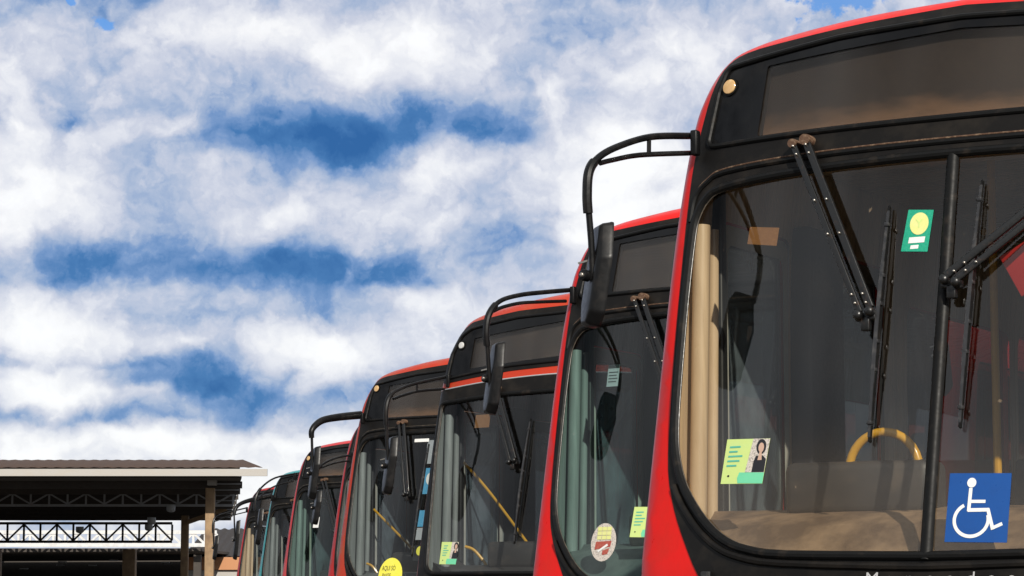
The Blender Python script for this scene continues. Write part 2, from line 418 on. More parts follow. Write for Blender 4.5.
def tri(outer, holes=(), spacing=.07, rings=()):
    """triangulate a region; returns 2-D points and triangles"""
    pts = [tuple(p) for p in outer]; edges = [(i, (i + 1) % len(outer)) for i in range(len(outer))]
    for h in holes:
        o = len(pts); pts += [tuple(p) for p in h]; edges += [(o + i, o + (i + 1) % len(h)) for i in range(len(h))]
    xs = [p[0] for p in outer]; ys = [p[1] for p in outer]
    gx = np.arange(min(xs), max(xs), spacing); gy = np.arange(min(ys), max(ys), spacing)
    G = np.array([(x + (spacing / 2 if j % 2 else 0), y) for j, y in enumerate(gy) for x in gx]) if len(gx) and len(gy) else np.zeros((0, 2))
    if rings:
        P = np.array(outer); T = np.roll(P, -1, 0) - np.roll(P, 1, 0); T /= np.linalg.norm(T, axis=1)[:, None] + 1e-9
        N = np.stack([-T[:, 1], T[:, 0]], 1)
        if inpoly(P[:1] + N[:1] * .003, P)[0] == False: N = -N
        for r in rings:
            Rr = P + N * r; keep = inpoly(Rr, P) & (polydist(Rr, P) > r * .9); 
            G2 = Rr[keep]
            if holes: 
                for h in holes: G2 = G2[~inpoly(G2, h)]; G2 = G2[polydist(G2, h) > .012] if len(G2) else G2
            pts += [tuple(p) for p in G2]
        if len(G): G = G[polydist(G, outer) > max(rings) + spacing * .3]
    if len(G):
        ok = inpoly(G, outer); G = G[ok]
        if len(G): G = G[polydist(G, outer) > spacing * .35]
        for h in holes:
            if len(G): G = G[~inpoly(G, h)]
            if len(G): G = G[polydist(G, h) > spacing * .35]
        pts += [tuple(p) for p in G]
    V, E, F, *_ = delaunay_2d_cdt([Vector((p[0], p[1])) for p in pts], edges, [], 0, 1e-6)
    V = np.array([(v.x, v.y) for v in V]); F = [tuple(f) for f in F]
    C = np.array([V[list(f)].mean(0) for f in F]); k = inpoly(C, outer)
    for h in holes: k &= ~inpoly(C, h)
    return V, [f for f, q in zip(F, k) if q]

def tag(o, label=None, cat=None, group=None, kind=None):
    if label: o['label'] = label
    if cat: o['category'] = cat
    if group: o['group'] = group
    if kind: o['kind'] = kind
    return o
def empty(name, loc, rz=0):
    o = bpy.data.objects.new(name, None); COL.objects.link(o); o.location = loc; o.rotation_euler = (0, 0, rz)
    o.empty_display_size = .3
    return o

# ------------------------------------------------------------------ the ground
m, n, b = principled('asphalt', (.05, .05, .05), .85)
t = n.new('ShaderNodeTexCoord').outputs['Object']
a = n.noise(t, .35, 6, .6); f = n.noise(t, 40, 4, .7)
n.put(b.inputs['Base Color'], n.mix(n.mapr(f, .3, .7), n.mix(a, (.045, .045, .046), (.085, .078, .07)), n.mix(a, (.07, .068, .065), (.11, .10, .09))))
bp = n.new('ShaderNodeBump'); bp.inputs['Strength'].default_value = .4; bp.inputs['Distance'].default_value = .01; n.put(bp.inputs['Height'], f); n.l.new(bp.outputs[0], b.inputs['Normal'])
MATS['asphalt'] = m
gv = []; gf = []
rings = [0, 15, 40, 100, 250, 700, 2000]
for i, r in enumerate(rings[1:]):
    for k_ in range(48): a_ = 2 * math.pi * k_ / 48; gv.append((r * math.cos(a_), r * math.sin(a_), 0))
gf.append(tuple(range(48)))
for i in range(len(rings) - 2):
    for k_ in range(48): gf.append((i * 48 + k_, i * 48 + (k_ + 1) % 48, (i + 1) * 48 + (k_ + 1) % 48, (i + 1) * 48 + k_))
go = MB().add(gv, gf).build('ground', 'asphalt'); tag(go, kind='structure')

# ------------------------------------------------------------------ shed with trusses at the left
worn('tile_brown', (.085, .045, .026), (.04, .022, .015), .85, 3, .8, 0, thr=(.35, .7), bump=.5)
worn('fascia_white', (.42, .40, .375), (.42, .38, .33), .6, 2.2, .8, 0, thr=(.45, .75), stretch=(1, 1, 3))
worn('column_concrete', (.34, .225, .125), (.16, .10, .06), .8, 2.5, .9, 0, thr=(.4, .7), bump=.4)
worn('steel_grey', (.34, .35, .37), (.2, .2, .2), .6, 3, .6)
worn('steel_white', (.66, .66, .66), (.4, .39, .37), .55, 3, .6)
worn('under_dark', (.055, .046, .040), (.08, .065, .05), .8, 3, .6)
worn('sheet_dark', (.028, .022, .020), (.05, .036, .03), .7, 3, .6)
worn('orange_fascia', (.48, .22, .10), (.6, .34, .2), .6, 2, .7)

def truss(mb, x0, x1, y, zt, zb, step, chord=.10, web=.06, double=True):
    mb.bar((x0, y, zt), (x1, y, zt), chord, chord); mb.bar((x0, y, zb), (x1, y, zb), chord, chord)
    nn = int(round((x1 - x0) / step)); 
    for i in range(nn + 1):
        xa = x0 + i * step
        mb.bar((xa, y, zb + chord / 2), (xa, y, zt - chord / 2), web, web)
        if i < nn:
            a_, b_ = ((xa, y + .002, zt - .05), (xa + step, y + .002, zb + .05)) if i % 2 == 0 else ((xa, y + .002, zb + .05), (xa + step, y + .002, zt - .05))
            mb.bar(a_, b_, web * .9, web * .9)

shed = empty('open_shed', (-14, 92, 0)); shed_inv = Vector((-14, 92, 0))
tag(shed, 'large open shed at far left with brown roof, white fascia and steel trusses', 'shed')
def sb(mb, name, mat, parent=shed):
    mb.v = [tuple(Vector(v) - shed_inv) for v in mb.v]; return mb.build(name, mat, parent)
XL = -46.0
# the roof: corrugated slopes up from the front eave, over a ridge and down to the back
r = MB()
nx = 300; prof = []
for i in range(nx + 1):
    prof.append(i / nx)
vs = []; fs = []
lines = [(90.0, 5.90, -8.45), (90.4, 5.97, -8.6), (98.0, 6.62, -9.95), (98.8, 6.62, -10.1), (128, 5.95, -13.4)]
for j, (yy, zz, xr) in enumerate(lines):
    for u in prof:
        xx = XL + (xr - XL) * u
        vs.append((xx, yy, zz + .012 * math.sin(xx * 2 * math.pi / .42)))
for j in range(len(lines) - 1):
    for i in range(nx): a_ = j * (nx + 1) + i; fs.append((a_, a_ + 1, a_ + nx + 2, a_ + nx + 1))
r.add(vs, fs); roof = sb(r, 'roof', 'tile_brown')
u_ = MB()
u_.add([(XL, 90.3, 5.62), (-9.2, 90.3, 5.62), (-13.6, 128, 5.62), (XL, 128, 5.62), (XL, 90.3, 5.56), (-9.2, 90.3, 5.56), (-13.6, 128, 5.56), (XL, 128, 5.56)], [(0, 1, 2, 3), (7, 6, 5, 4), (0, 4, 5, 1), (1, 5, 6, 2), (2, 6, 7, 3), (3, 7, 4, 0)])
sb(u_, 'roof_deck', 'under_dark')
f_ = MB(); f_.box(((XL - 8.3) / 2, 90, 5.73), (-8.3 - XL, .12, .24)); sb(f_, 'fascia', 'fascia_white')
for j in range(8):                                                   # purlins, their ends stepping back at the right
    y_ = 92.5 + j * 4.6; xr = -9.15 - (y_ - 90.3) * .117
    p_ = MB(); p_.box(((XL + xr) / 2, y_, 5.43), (xr - XL, .16, .24)); sb(p_, 'purlin', 'under_dark')
    p_ = MB(); p_.box((xr - .58, y_ - .1, 5.46), (1.1, .03, .05)); sb(p_, 'purlin_plate', 'steel_grey')
t_ = MB(); truss(t_, -45.6, -10.6, 101.0, 5.56, 5.06, .70, .09, .065); tr1 = sb(t_, 'truss', 'steel_grey'); tr1['label'] = 'grey steel truss high under the roof'
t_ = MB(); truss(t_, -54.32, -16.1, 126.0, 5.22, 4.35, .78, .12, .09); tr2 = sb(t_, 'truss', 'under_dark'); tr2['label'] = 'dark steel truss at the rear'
for (x_, y_, w_, h_, mt_) in [(-10.45, 92.0, .31, 5.30, 'column_concrete'), (-14.2, 115.5, .32, 5.2, 'column_concrete'), (-18.15, 126.4, .60, 4.0, 'column_concrete'), (-23.7, 92, .34, 5.3, 'column_concrete'), (-37, 92, .34, 5.3, 'column_concrete'), (-24.5, 126.4, .5, 4.0, 'column_concrete')]:
    c_ = MB(); c_.box((x_, y_, h_ / 2), (w_, w_, h_), bev=.02); co = sb(c_, 'column', mt_)
    if y_ < 93 and x_ > -11:
        c_ = MB(); c_.box((x_ + .06, y_ - .02, 5.49), (.30, .42, .2)); k_ = c_; k_.v = [tuple(Vector(v) - shed_inv) for v in k_.v]; k_.build('capital', 'fascia_white', co)
b_ = MB(); b_.bar((-14.1, 115.4, 4.9), (-12.4, 115.4, 5.5), .22, .18); sb(b_, 'brace', 'column_concrete')
for (x_, y_, z_) in [(-12.9, 100.5, 4.95), (-14.1, 104, 4.6), (-15.3, 112, 4.6), (-18.2, 112, 4.5)]:
    l_ = MB(); l_.disc((x_, y_, z_), .17, (0, 0, -1), .22, 14, .06); lo = sb(l_, 'lamp_bell', 'grey_print')

# second, lower shed behind with a white truss
sh2 = empty('rear_shed', (-22, 150, 0)); s2 = Vector((-22, 150, 0))
tag(sh2, 'second lower shed behind with a white lattice truss and a dark interior', 'shed')
def sb2(mb, name, mat, parent=sh2):
    mb.v = [tuple(Vector(v) - s2) for v in mb.v]; return mb.build(name, mat, parent)
t_ = MB(); truss(t_, -54.6, -16.2, 146.0, 5.4, 4.70, .64, .20, .13); sb2(t_, 'truss', 'steel_white')
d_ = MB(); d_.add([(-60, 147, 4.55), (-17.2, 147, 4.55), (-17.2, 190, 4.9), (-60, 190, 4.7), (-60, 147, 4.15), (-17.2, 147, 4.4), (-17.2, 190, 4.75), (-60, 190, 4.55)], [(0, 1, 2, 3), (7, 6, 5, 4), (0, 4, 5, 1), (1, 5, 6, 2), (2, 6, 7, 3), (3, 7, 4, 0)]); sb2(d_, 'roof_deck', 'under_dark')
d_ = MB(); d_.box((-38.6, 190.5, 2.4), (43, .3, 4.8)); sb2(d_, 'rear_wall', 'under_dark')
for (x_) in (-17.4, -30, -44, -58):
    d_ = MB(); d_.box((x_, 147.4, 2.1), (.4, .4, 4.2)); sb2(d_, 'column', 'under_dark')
d_ = MB(); d_.box((-37, 172, 2.95), (38, .3, .14)); sb2(d_, 'rail_beam', 'steel_white')
for i in range(26):
    d_ = MB(); d_.box((-52 + i * 1.25 + random.uniform(-.2, .2), 160 + random.uniform(-6, 10), 3.9 + random.uniform(-.25, .3)), (.5, .2, .07)); sb2(d_, 'skylight_slot', 'grey_print')
# small building between shed and buses
b3 = empty('low_building', (-17, 170, 0)); s3 = Vector((-17, 170, 0))
tag(b3, 'low building with dark sheet roof and orange fascia between shed and farthest bus', 'building')
def sb3(mb, name, mat, parent=b3):
    mb.v = [tuple(Vector(v) - s3) for v in mb.v]; return mb.build(name, mat, parent)
d_ = MB(); vs = []; fs = []
for i in range(121):
    xx = -19.8 + i * .09; w_ = .05 * math.sin(i * 1.05)
    vs += [(xx, 160, 4.35 + w_), (xx, 172, 6.4 + w_)]
for i in range(120): fs.append((2 * i, 2 * i + 2, 2 * i + 3, 2 * i + 1))
d_.add(vs, fs); sb3(d_, 'roof', 'sheet_dark')
d_ = MB(); d_.box((-14.4, 159.9, 3.95), (10.4, .2, .75)); sb3(d_, 'fascia', 'orange_fascia')
d_ = MB(); d_.box((-14.4, 160.1, 3.2), (10.4, .2, .7)); sb3(d_, 'wall_band', 'fascia_white')
d_ = MB(); d_.box((-14.4, 165, 1.4), (10.0, 9, 2.8)); sb3(d_, 'wall', 'under_dark')

# ------------------------------------------------------------------ the buses
ARMS = {
1: {'outer': [(-1.139, 0.51, 2.849), (-1.195, 0.275, 2.813), (-1.24, 0.086, 2.749), (-1.265, -0.02, 2.693), (-1.277, -0.07, 2.634), (-1.279, -0.081, 2.545), (-1.278, -0.076, 2.478)], 'rod': [(-1.278, -0.076, 2.52), (-1.274, -0.06, 2.378), (-1.271, -0.045, 2.162)], 'inner': [(-1.139, 0.509, 2.781), (-1.209, 0.216, 2.735), (-1.246, 0.058, 2.695), (-1.262, -0.009, 2.675)], 'strut': [(-1.196, 0.269, 2.812), (-1.197, 0.268, 2.742)], 'mir': [(-1.259, 0.006, 2.45), (-1.259, 0.004, 2.054)]},
2: {'outer': [(-1.136, 0.525, 2.848), (-1.185, 0.317, 2.817), (-1.233, 0.113, 2.782), (-1.271, -0.048, 2.733), (-1.292, -0.134, 2.653), (-1.298, -0.158, 2.556), (-1.296, -0.15, 2.473)], 'inner': [(-1.144, 0.491, 2.781), (-1.195, 0.276, 2.757), (-1.233, 0.113, 2.736), (-1.266, -0.024, 2.702), (-1.284, -0.10, 2.672)], 'rod': [(-1.296, -0.15, 2.512), (-1.292, -0.134, 2.308), (-1.286, -0.11, 2.198)], 'mir': [(-1.275, -0.063, 2.502), (-1.275, -0.063, 2.095)]},
3: {'outer': [(-1.133, 0.534, 2.791), (-1.207, 0.224, 2.724), (-1.249, 0.046, 2.667), (-1.274, -0.058, 2.608), (-1.283, -0.098, 2.516), (-1.283, -0.097, 2.389)], 'inner': [(-1.139, 0.513, 2.697), (-1.199, 0.256, 2.666), (-1.239, 0.088, 2.625), (-1.266, -0.026, 2.588)], 'strut': [(-1.207, 0.224, 2.724), (-1.207, 0.224, 2.664)], 'rod': [(-1.283, -0.097, 2.42), (-1.278, -0.075, 2.13)], 'mir': [(-1.266, -0.024, 2.311), (-1.265, -0.021, 1.872)]},
4: {'outer': [(-1.132, 0.539, 2.855), (-1.195, 0.273, 2.821), (-1.243, 0.072, 2.782), (-1.266, -0.026, 2.73), (-1.278, -0.075, 2.672), (-1.278, -0.074, 2.607)], 'rod': [(-1.278, -0.074, 2.65), (-1.274, -0.058, 2.312)], 'mir': [(-1.263, -0.011, 2.536), (-1.261, -0.005, 2.037)]},
8: {'outer': [(-1.057, 0.6, 2.802), (-1.152, 0.425, 2.769), (-1.195, 0.244, 2.716), (-1.227, 0.11, 2.642), (-1.241, 0.051, 2.549), (-1.24, 0.053, 2.38)], 'inner': [(-1.057, 0.6, 2.734), (-1.152, 0.426, 2.712), (-1.195, 0.245, 2.67), (-1.22, 0.14, 2.632)], 'rod': [(-1.24, 0.053, 2.42), (-1.236, 0.07, 2.211)], 'mir': [(-1.229, 0.098, 2.382), (-1.228, 0.103, 1.987)]},
5: {'outer': [(-1.152, 0.455, 2.85), (-1.23, 0.125, 2.784), (-1.283, -0.097, 2.656), (-1.307, -0.197, 2.521), (-1.31, -0.211, 2.349)], 'inner': [(-1.156, 0.439, 2.755), (-1.23, 0.127, 2.677), (-1.275, -0.061, 2.578), (-1.299, -0.162, 2.482)], 'rod': [(-1.31, -0.211, 2.4), (-1.301, -0.173, 2.087)], 'mir': [(-1.286, -0.11, 2.379), (-1.284, -0.102, 1.891)]},
6: {'outer': [(-1.137, 0.519, 2.838), (-1.214, 0.194, 2.78), (-1.276, -0.068, 2.709), (-1.304, -0.186, 2.628), (-1.313, -0.225, 2.518)], 'rod': [(-1.313, -0.225, 2.55), (-1.307, -0.198, 2.13)], 'mir': [(-1.294, -0.143, 2.442), (-1.292, -0.133, 1.82)]},
7: {'outer': [(-1.143, 0.493, 2.859), (-1.251, 0.04, 2.757), (-1.304, -0.183, 2.681), (-1.319, -0.248, 2.556), (-1.318, -0.246, 2.398)], 'inner': [(-1.143, 0.495, 2.788), (-1.25, 0.041, 2.687), (-1.287, -0.115, 2.63), (-1.313, -0.22, 2.60)], 'rod': [(-1.318, -0.246, 2.44), (-1.312, -0.218, 2.101)], 'mir': [(-1.297, -0.156, 2.365), (-1.295, -0.148, 1.927)]},
}

WS_STD = [(0, 1.195), (-.53, 1.205), (-.70, 1.225), (-.80, 1.258), (-.885, 1.315), (-.965, 1.395), (-1.03, 1.485), (-1.075, 1.60), (-1.092, 1.72), (-1.10, 1.90), (-1.105, 2.2), (-1.10, 2.45), (-1.085, 2.53), (-1.045, 2.59), (-.97, 2.622), (-.7, 2.645), (-.3, 2.655), (0, 2.658)]
MASK_STD = [(0, .93), (-.70, .94), (-.80, .99), (-.915, 1.14), (-.985, 1.25), (-1.055, 1.38), (-1.105, 1.53), (-1.125, 1.75), (-1.135, 2.0), (-1.14, 2.3), (-1.14, 2.55), (-1.13, 2.75), (-1.10, 2.92), (-1.065, 3.05), (-1.02, 3.125), (-.93, 3.16), (-.72, 3.175), (-.4, 3.195), (0, 3.212)]
BODY_STD = [(-1.17, .34), (-1.215, .42), (-1.225, .6), (-1.225, 1.2), (-1.225, 2.0), (-1.222, 2.3), (-1.212, 2.56), (-1.19, 2.8), (-1.158, 2.97), (-1.11, 3.09), (-1.03, 3.17), (-.9, 3.205), (-.7, 3.225), (-.4, 3.245), (0, 3.256)]

class Bus: pass
FONT_CACHE = {}
def text_tris(txt):
    if txt in FONT_CACHE: return FONT_CACHE[txt]
    cu = bpy.data.curves.new('lettering', 'FONT'); cu.body = txt; cu.size = 1.0; cu.resolution_u = 3
    o = bpy.data.objects.new('lettering', cu); COL.objects.link(o)
    dg = bpy.context.evaluated_depsgraph_get(); me = o.evaluated_get(dg).to_mesh()
    vs = [tuple(v.co) for v in me.vertices]; fs = [tuple(p.vertices) for p in me.polygons]
    o.evaluated_get(dg).to_mesh_clear(); bpy.data.objects.remove(o); bpy.data.curves.remove(cu)
    FONT_CACHE[txt] = (vs, fs); return vs, fs

def make_bus(key, loc, rot, label, paint='red_paint', style='std', glass='glass_grey', board='board_dark', lining='lining_grey', dash='dash_grey',
             arm_r=(.019, .012), thick=False, top=0.0, wiper=True, rail='none', extras=None, roof_only=None, zsh=0.0, low=0.0, lower='red', gap=0.0):
    B = Bus()
    root = empty('city_bus', (loc[0], loc[1], 0), R(rot))
    tag(root, label, 'bus', 'city buses parked side by side in a row')
    half = [(x, z + ((top + gap) * max(0, (z - 3.0) / .256) * (0.45 + .55 * (1 - min(1, abs(x) / 1.1))) if z > 3.0 else 0)) for x, z in BODY_STD]
    body = catmull(half, 5); body = mir(body)
    bodyP = np.array(body)
    def Y(p, off=0.0):
        p = np.atleast_2d(np.asarray(p, float)); x = p[:, 0]; z = p[:, 1]
        rk = np.where(z > 1.15, .24 * (z - 1.2), -.012 + .10 * (1.15 - z) ** 2)
        y = rk + .21 * (np.abs(x) / 1.25) ** 2.5
        d = polydist(p, bodyP)
        rr = .065 + .05 * np.clip((z - 2.95) / .2, 0, 1) + .03 * top / .12 * np.clip((z - 2.95) / .2, 0, 1)
        dd = np.clip(rr - d, 0, rr)
        y = y + rr - np.sqrt(np.maximum(rr ** 2 - dd ** 2, 0))
        return y + off
    B.Y = Y
    def P3(p, off=0.0): return [(x, y, z) for (x, z), y in zip(p, Y(p, off))]
    B.P3 = P3
    def patch(mb, outer, holes=(), off=0.0, thick=0.0, spacing=.07, rings=()):
        V, F = tri(outer, holes, spacing, rings)
        A = P3(V, off); n0 = len(A)
        Fo = []
        for f in F:                                                 # outward means towards -y
            a, b_, c_ = (V[i] for i in f[:3]); s_ = (b_[0] - a[0]) * (c_[1] - a[1]) - (b_[1] - a[1]) * (c_[0] - a[0])
            Fo.append(tuple(f) if s_ > 0 else tuple(reversed(f)))
        mb.add(A, Fo)
        if thick:
            mb.add([(x, y + thick, z) for x, y, z in A], [tuple(reversed(f)) for f in Fo])
            for loop in [outer] + list(holes):
                L = P3(loop, off); m_ = len(L)
                vs = L + [(x, y + thick, z) for x, y, z in L]
                mb.add(vs, [(i, (i + 1) % m_, m_ + (i + 1) % m_, m_ + i) for i in range(m_)])
        return mb
    B.patch = patch
    # outlines
    dt = top
    def lift(pts): return [(x, z + (dt * max(0, (z - 2.95) / .26) * (.55 + .45 * (1 - min(1, abs(x) / 1.1))) if z > 2.95 else 0)) for x, z in pts]
    if style == 'std':
        ws = mir(catmull([(x, z - (low * max(0, (1.8 - z) / .6))) for x, z in WS_STD], 3))
        masks = [mir(catmull(lift(MASK_STD), 3))]
        disp = rpoly(lift([(-1.068, 2.822)]) and [(-1.068, 2.797, .035), (-1.035, 3.02, .05), (-1.0, lift([(-1.0, 3.105)])[0][1], .05), (-.5, lift([(-.5, 3.15)])[0][1], .3), (0, lift([(0, 3.165)])[0][1], .2),
                      (.5, lift([(.5, 3.15)])[0][1], .3), (1.0, lift([(1.0, 3.105)])[0][1], .05), (1.035, 3.02, .05), (1.068, 2.797, .035)])
        inner = rpoly([(-.83, 2.812, .012), (-.81, lift([(-.81, 3.085)])[0][1], .012), (0, lift([(0, 3.125)])[0][1], 0), (.81, lift([(.81, 3.085)])[0][1], .012), (.83, 2.812, .012)])
    else:
        ws = rpoly([(-1.09, 1.29, .10), (-1.115, 1.6, .1), (-1.15, 2.2, .2), (-1.15, 2.585, .05), (-.5, 2.625, .3), (0, 2.635, .3), (.5, 2.625, .3), (1.15, 2.585, .05), (1.15, 2.2, .2), (1.115, 1.6, .1), (1.09, 1.29, .1), (0, 1.285, 0)])
        masks = [rpoly([(-1.17, 1.0, .12), (-1.195, 1.4, .2), (-1.198, 2.2, .2), (-1.196, 2.682, .05), (-.5, 2.738, .3), (0, 2.758, .3), (.5, 2.738, .3), (1.196, 2.682, .05), (1.198, 2.2, .2), (1.195, 1.4, .2), (1.17, 1.0, .12)]),
                 rpoly([(-1.175, 2.735, .03), (-1.135, 2.98, .1), (-1.07, 3.13, .1), (-.95, 3.21, .1), (-.5, 3.265, .3), (0, 3.285, .3), (.5, 3.265, .3), (.95, 3.21, .1), (1.07, 3.13, .1), (1.135, 2.98, .1), (1.175, 2.735, .03), (.5, 2.80, .3), (0, 2.825, .3), (-.5, 2.80, .3)])]
        disp = rpoly([(-1.12, 2.775, .03), (-1.09, 2.97, .1), (-1.02, 3.10, .08), (-.92, 3.155, .08), (-.5, 3.21, .3), (0, 3.23, .3), (.5, 3.21, .3), (.92, 3.155, .08), (1.02, 3.10, .08), (1.09, 2.97, .1), (1.12, 2.775, .03), (.5, 2.84, .3), (0, 2.86, .3), (-.5, 2.84, .3)])
        inner = rpoly([(-.90, 2.84, .012), (-.885, 3.075, .012), (0, 3.17, .2), (.885, 3.075, .012), (.9, 2.84, .012), (0, 2.90, .2)])
    B.ws = ws
    # ---- body shell: front, sides with openings, roof, rear, underside
    mb = MB()
    bT = np.roll(bodyP, -1, 0) - np.roll(bodyP, 1, 0); bT /= np.linalg.norm(bT, axis=1)[:, None] + 1e-9
    bN = np.stack([-bT[:, 1], bT[:, 0]], 1)
    if not inpoly(bodyP[10:11] + bN[10:11] * .003, bodyP)[0]: bN = -bN
    wmax = .034 if style == 'std' else .016
    dsx = [0, .002, .006, .012, .020, wmax] if style == 'std' else [0, .002, .005, .010, wmax]
    vs = []; NBp = len(body)
    for d_ in dsx: vs += P3([tuple(p) for p in bodyP + bN * d_])
    fs = [(i * NBp + j, (i + 1) * NBp + j, (i + 1) * NBp + (j + 1) % NBp, i * NBp + (j + 1) % NBp) for i in range(len(dsx) - 1) for j in range(NBp)]
    mb.add(vs, fs)
    inset = [tuple(p) for p in bodyP + bN * wmax]
    patch(mb, inset, masks, 0.0, 0, .05, rings=(.012, .03))
    L = 10.8
    fl = P3(body)                                                   # front edge loop
    nb = len(body)
    idx_left = [i for i in range(nb) if body[i][0] < 0 and body[i][1] <= 2.98]
    def xat(z):
        zz = [body[i][1] for i in idx_left]; xx = [body[i][0] for i in idx_left]; o_ = np.argsort(zz)
        return np.interp(z, np.array(zz)[o_], np.array(xx)[o_])
    hl = [rpoly([(.84, .42, .02), (.84, 2.56, .05), (1.50, 2.56, .05), (1.50, .42, .02)], 4, .3), rpoly([(1.90, .42, .02), (1.90, 2.56, .05), (2.56, 2.56, .05), (2.56, .42, .02)], 4, .3)]
    wins = [(2.85 + i * 1.55, 2.85 + i * 1.55 + 1.42) for i in range(5)]
    wl = [rpoly([(a, 1.45, .08), (a, 2.42, .08), (b_, 2.42, .08), (b_, 1.45, .08)], 4, .3) for a, b_ in wins]
    wr = [rpoly([(.62, 1.35, .08), (.78, 2.35, .08), (1.75, 2.35, .08), (1.75, 1.35, .08)], 4, .3)] + [rpoly([(a, 1.45, .08), (a, 2.42, .08), (b_, 2.42, .08), (b_, 1.45, .08)], 4, .3) for a, b_ in [(1.95, 2.75)] + wins]
    for side, holes in ((-1, hl + wl), (1, wr)):
        front = [(fl[i][1], body[i][1]) for i in idx_left]
        front.sort(key=lambda q: q[1])
        zz = [q[1] for q in front]
        outer = front + [(L, z_) for z_ in reversed(zz)]
        V, F = tri(outer, holes, .5)
        mb.add([(side * -xat(v[1]), v[0], v[1]) for v in V], F)
    top_i = [i for i in range(nb) if body[i][1] >= 2.98 - .03]
    seq = [i for i in range(nb) if body[i][0] <= 0 and body[i][1] >= max(body[j][1] for j in idx_left) - 1e-6]
    seqp = [(body[i][0], fl[i][1], body[i][1]) for i in seq]
    seqp = seqp + [(-x, y, z_) for x, y, z_ in reversed(seqp) if abs(x) > 1e-6]
    m_ = len(seqp); ys = [None, 1.0, 4, 7, L]
    vs = []; fs = []
    for yy in ys: vs += [(x, (y if yy is None else yy), z_) for x, y, z_ in seqp]
    for j in range(len(ys) - 1):
        for i in range(m_ - 1): fs.append((j * m_ + i, j * m_ + i + 1, (j + 1) * m_ + i + 1, (j + 1) * m_ + i))
    mb.add(vs, fs)
    V, F = tri(body, [], .6); mb.add([(x, L, z_) for x, z_ in V], F)
    bt = min(z_ for _, z_ in body)
    mb.add([(-1.17, .3, bt), (1.17, .3, bt), (1.17, L, bt), (-1.17, L, bt)], [(0, 1, 2, 3)])
    bodyo = mb.build('body_shell', paint, root, 32, weld=True)
    # ---- black fascia round the windscreen and destination box
    fas = None
    for i, mk in enumerate(masks):
        hs = []
        if style == 'std': hs = [ws, disp]
        else: hs = [ws] if i == 0 else [disp]
        mm = MB(); patch(mm, mk, hs, -.004, .02, .07); fo = mm.build('front_fascia', 'black_fascia', root)
        if i == 0: fas = fo
    # ---- destination box
    mm = MB(); patch(mm, disp, [inner], -.002, .012, .07); box = mm.build('destination_box', 'black_gloss', root)
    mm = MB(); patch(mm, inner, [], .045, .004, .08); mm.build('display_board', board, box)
    # reveal between the glass border and the board
    mm = MB(); lp = P3(inner, .010); k_ = len(lp); mm.add(lp + [(x, y + .036, z_) for x, y, z_ in lp], [(i, (i + 1) % k_, k_ + (i + 1) % k_, k_ + i) for i in range(k_)]); mm.build('display_reveal', 'frame_dark', box)
    mm = MB(); patch(mm, inner, [], .004, .003, .08); mm.build('display_glass', 'glass_board', box)
    mm = MB(); mm.tube(P3(disp, -.006), .011, 8, True); mm.build('display_seal', 'rubber', box)
    if key in (1, 3, 4, 5):
        mx_, mz_ = {1: (-.985, 3.035), 3: (-1.01, 3.03), 4: (-.97, 3.10), 5: (-.99, 3.06)}[key]
        mm = MB(); yv = float(Y([(mx_, mz_)])[0]); mm.disc((mx_, yv - .008, mz_), .030 if key != 3 else .026, (-.25, -1, .2), .010, 24, .002)
        mo = mm.build('marker_light', 'marker_lens' if key != 3 else 'lamp_glass', root)
        mm = MB(); ring = [(mx_ + .034 * math.cos(t_), mz_ + .034 * math.sin(t_)) for t_ in np.linspace(0, 2 * math.pi, 25)[:-1]]; mm.tube(P3(ring, -.006), .004, 6, True); mm.build('bezel', 'rubber', mo)
    # ---- gutter rail between the box and the windscreen
    if style == 'std':
        gp = catmull([(-1.118, 2.50), (-1.105, 2.60), (-1.05, 2.655), (-.96, 2.685), (-.6, 2.70), (0, 2.705), (.6, 2.70), (.96, 2.685), (1.05, 2.655), (1.105, 2.60), (1.118, 2.50)], 5)
        mm = MB(); mm.tube(P3(gp, -.004), .012, 8); mm.build('gutter_rail', 'rubber', root)
        mm = MB(); mm.tube(P3([(x, z_ + .014) for x, z_ in gp[4:-4]], -.008), .0035, 6); mm.build('gutter_lip', 'rusty_steel' if key in (1, 2) else 'rubber_pale', root)
    else:
        gp = catmull([(-1.19, 2.686), (-.6, 2.736), (0, 2.760), (.6, 2.736), (1.19, 2.686)], 6)
        mm = MB(); mm.tube(P3(gp, -.004), .0055, 8); mm.build('gutter_rail', 'grey_print', root)
    # ---- windscreen
    DV = .018 if style == 'std' else .014
    wsl = [p for p in ws]
    def clip_half(side):
        q = [p for p in wsl if p[0] * side > DV + .012]
        zt = [p[1] for p in wsl if abs(p[0]) < .1]
        z0, z1 = min(zt), max(zt)
        if side < 0:    # bottom to top
            a = sorted([p for p in q], key=lambda p: math.atan2(p[1] - 1.95, p[0]) % (2 * math.pi))
        else:
            a = sorted([p for p in q], key=lambda p: math.atan2(p[1] - 1.95, p[0]))
        zs = np.linspace(z0, z1, 20)
        cen = [(side * DV, z_) for z_ in zs]
        return (a + cen) if side < 0 else (a + cen[::-1])
    panes = []
    for side in (-1, 1):
        mm = MB(); patch(mm, clip_half(side), [], .004, 0, .06); panes.append(mm.build('windscreen_pane', glass, root, 60))
    zt = [p[1] for p in ws if abs(p[0]) < .1]; z0, z1 = min(zt), max(zt)
    mm = MB(); bar = [(0, z_) for z_ in np.linspace(z0 - .01, z1 + .01, 16)]
    b3_ = P3(bar, -.008); sec = [(-DV - .006, .006), (-DV, -.006), (-.006, -.013), (.006, -.013), (DV, -.006), (DV + .006, .006)]
    vs = [(sx_, y + sy_, z_) for (x, y, z_) in b3_ for (sx_, sy_) in sec]; k_ = len(sec)
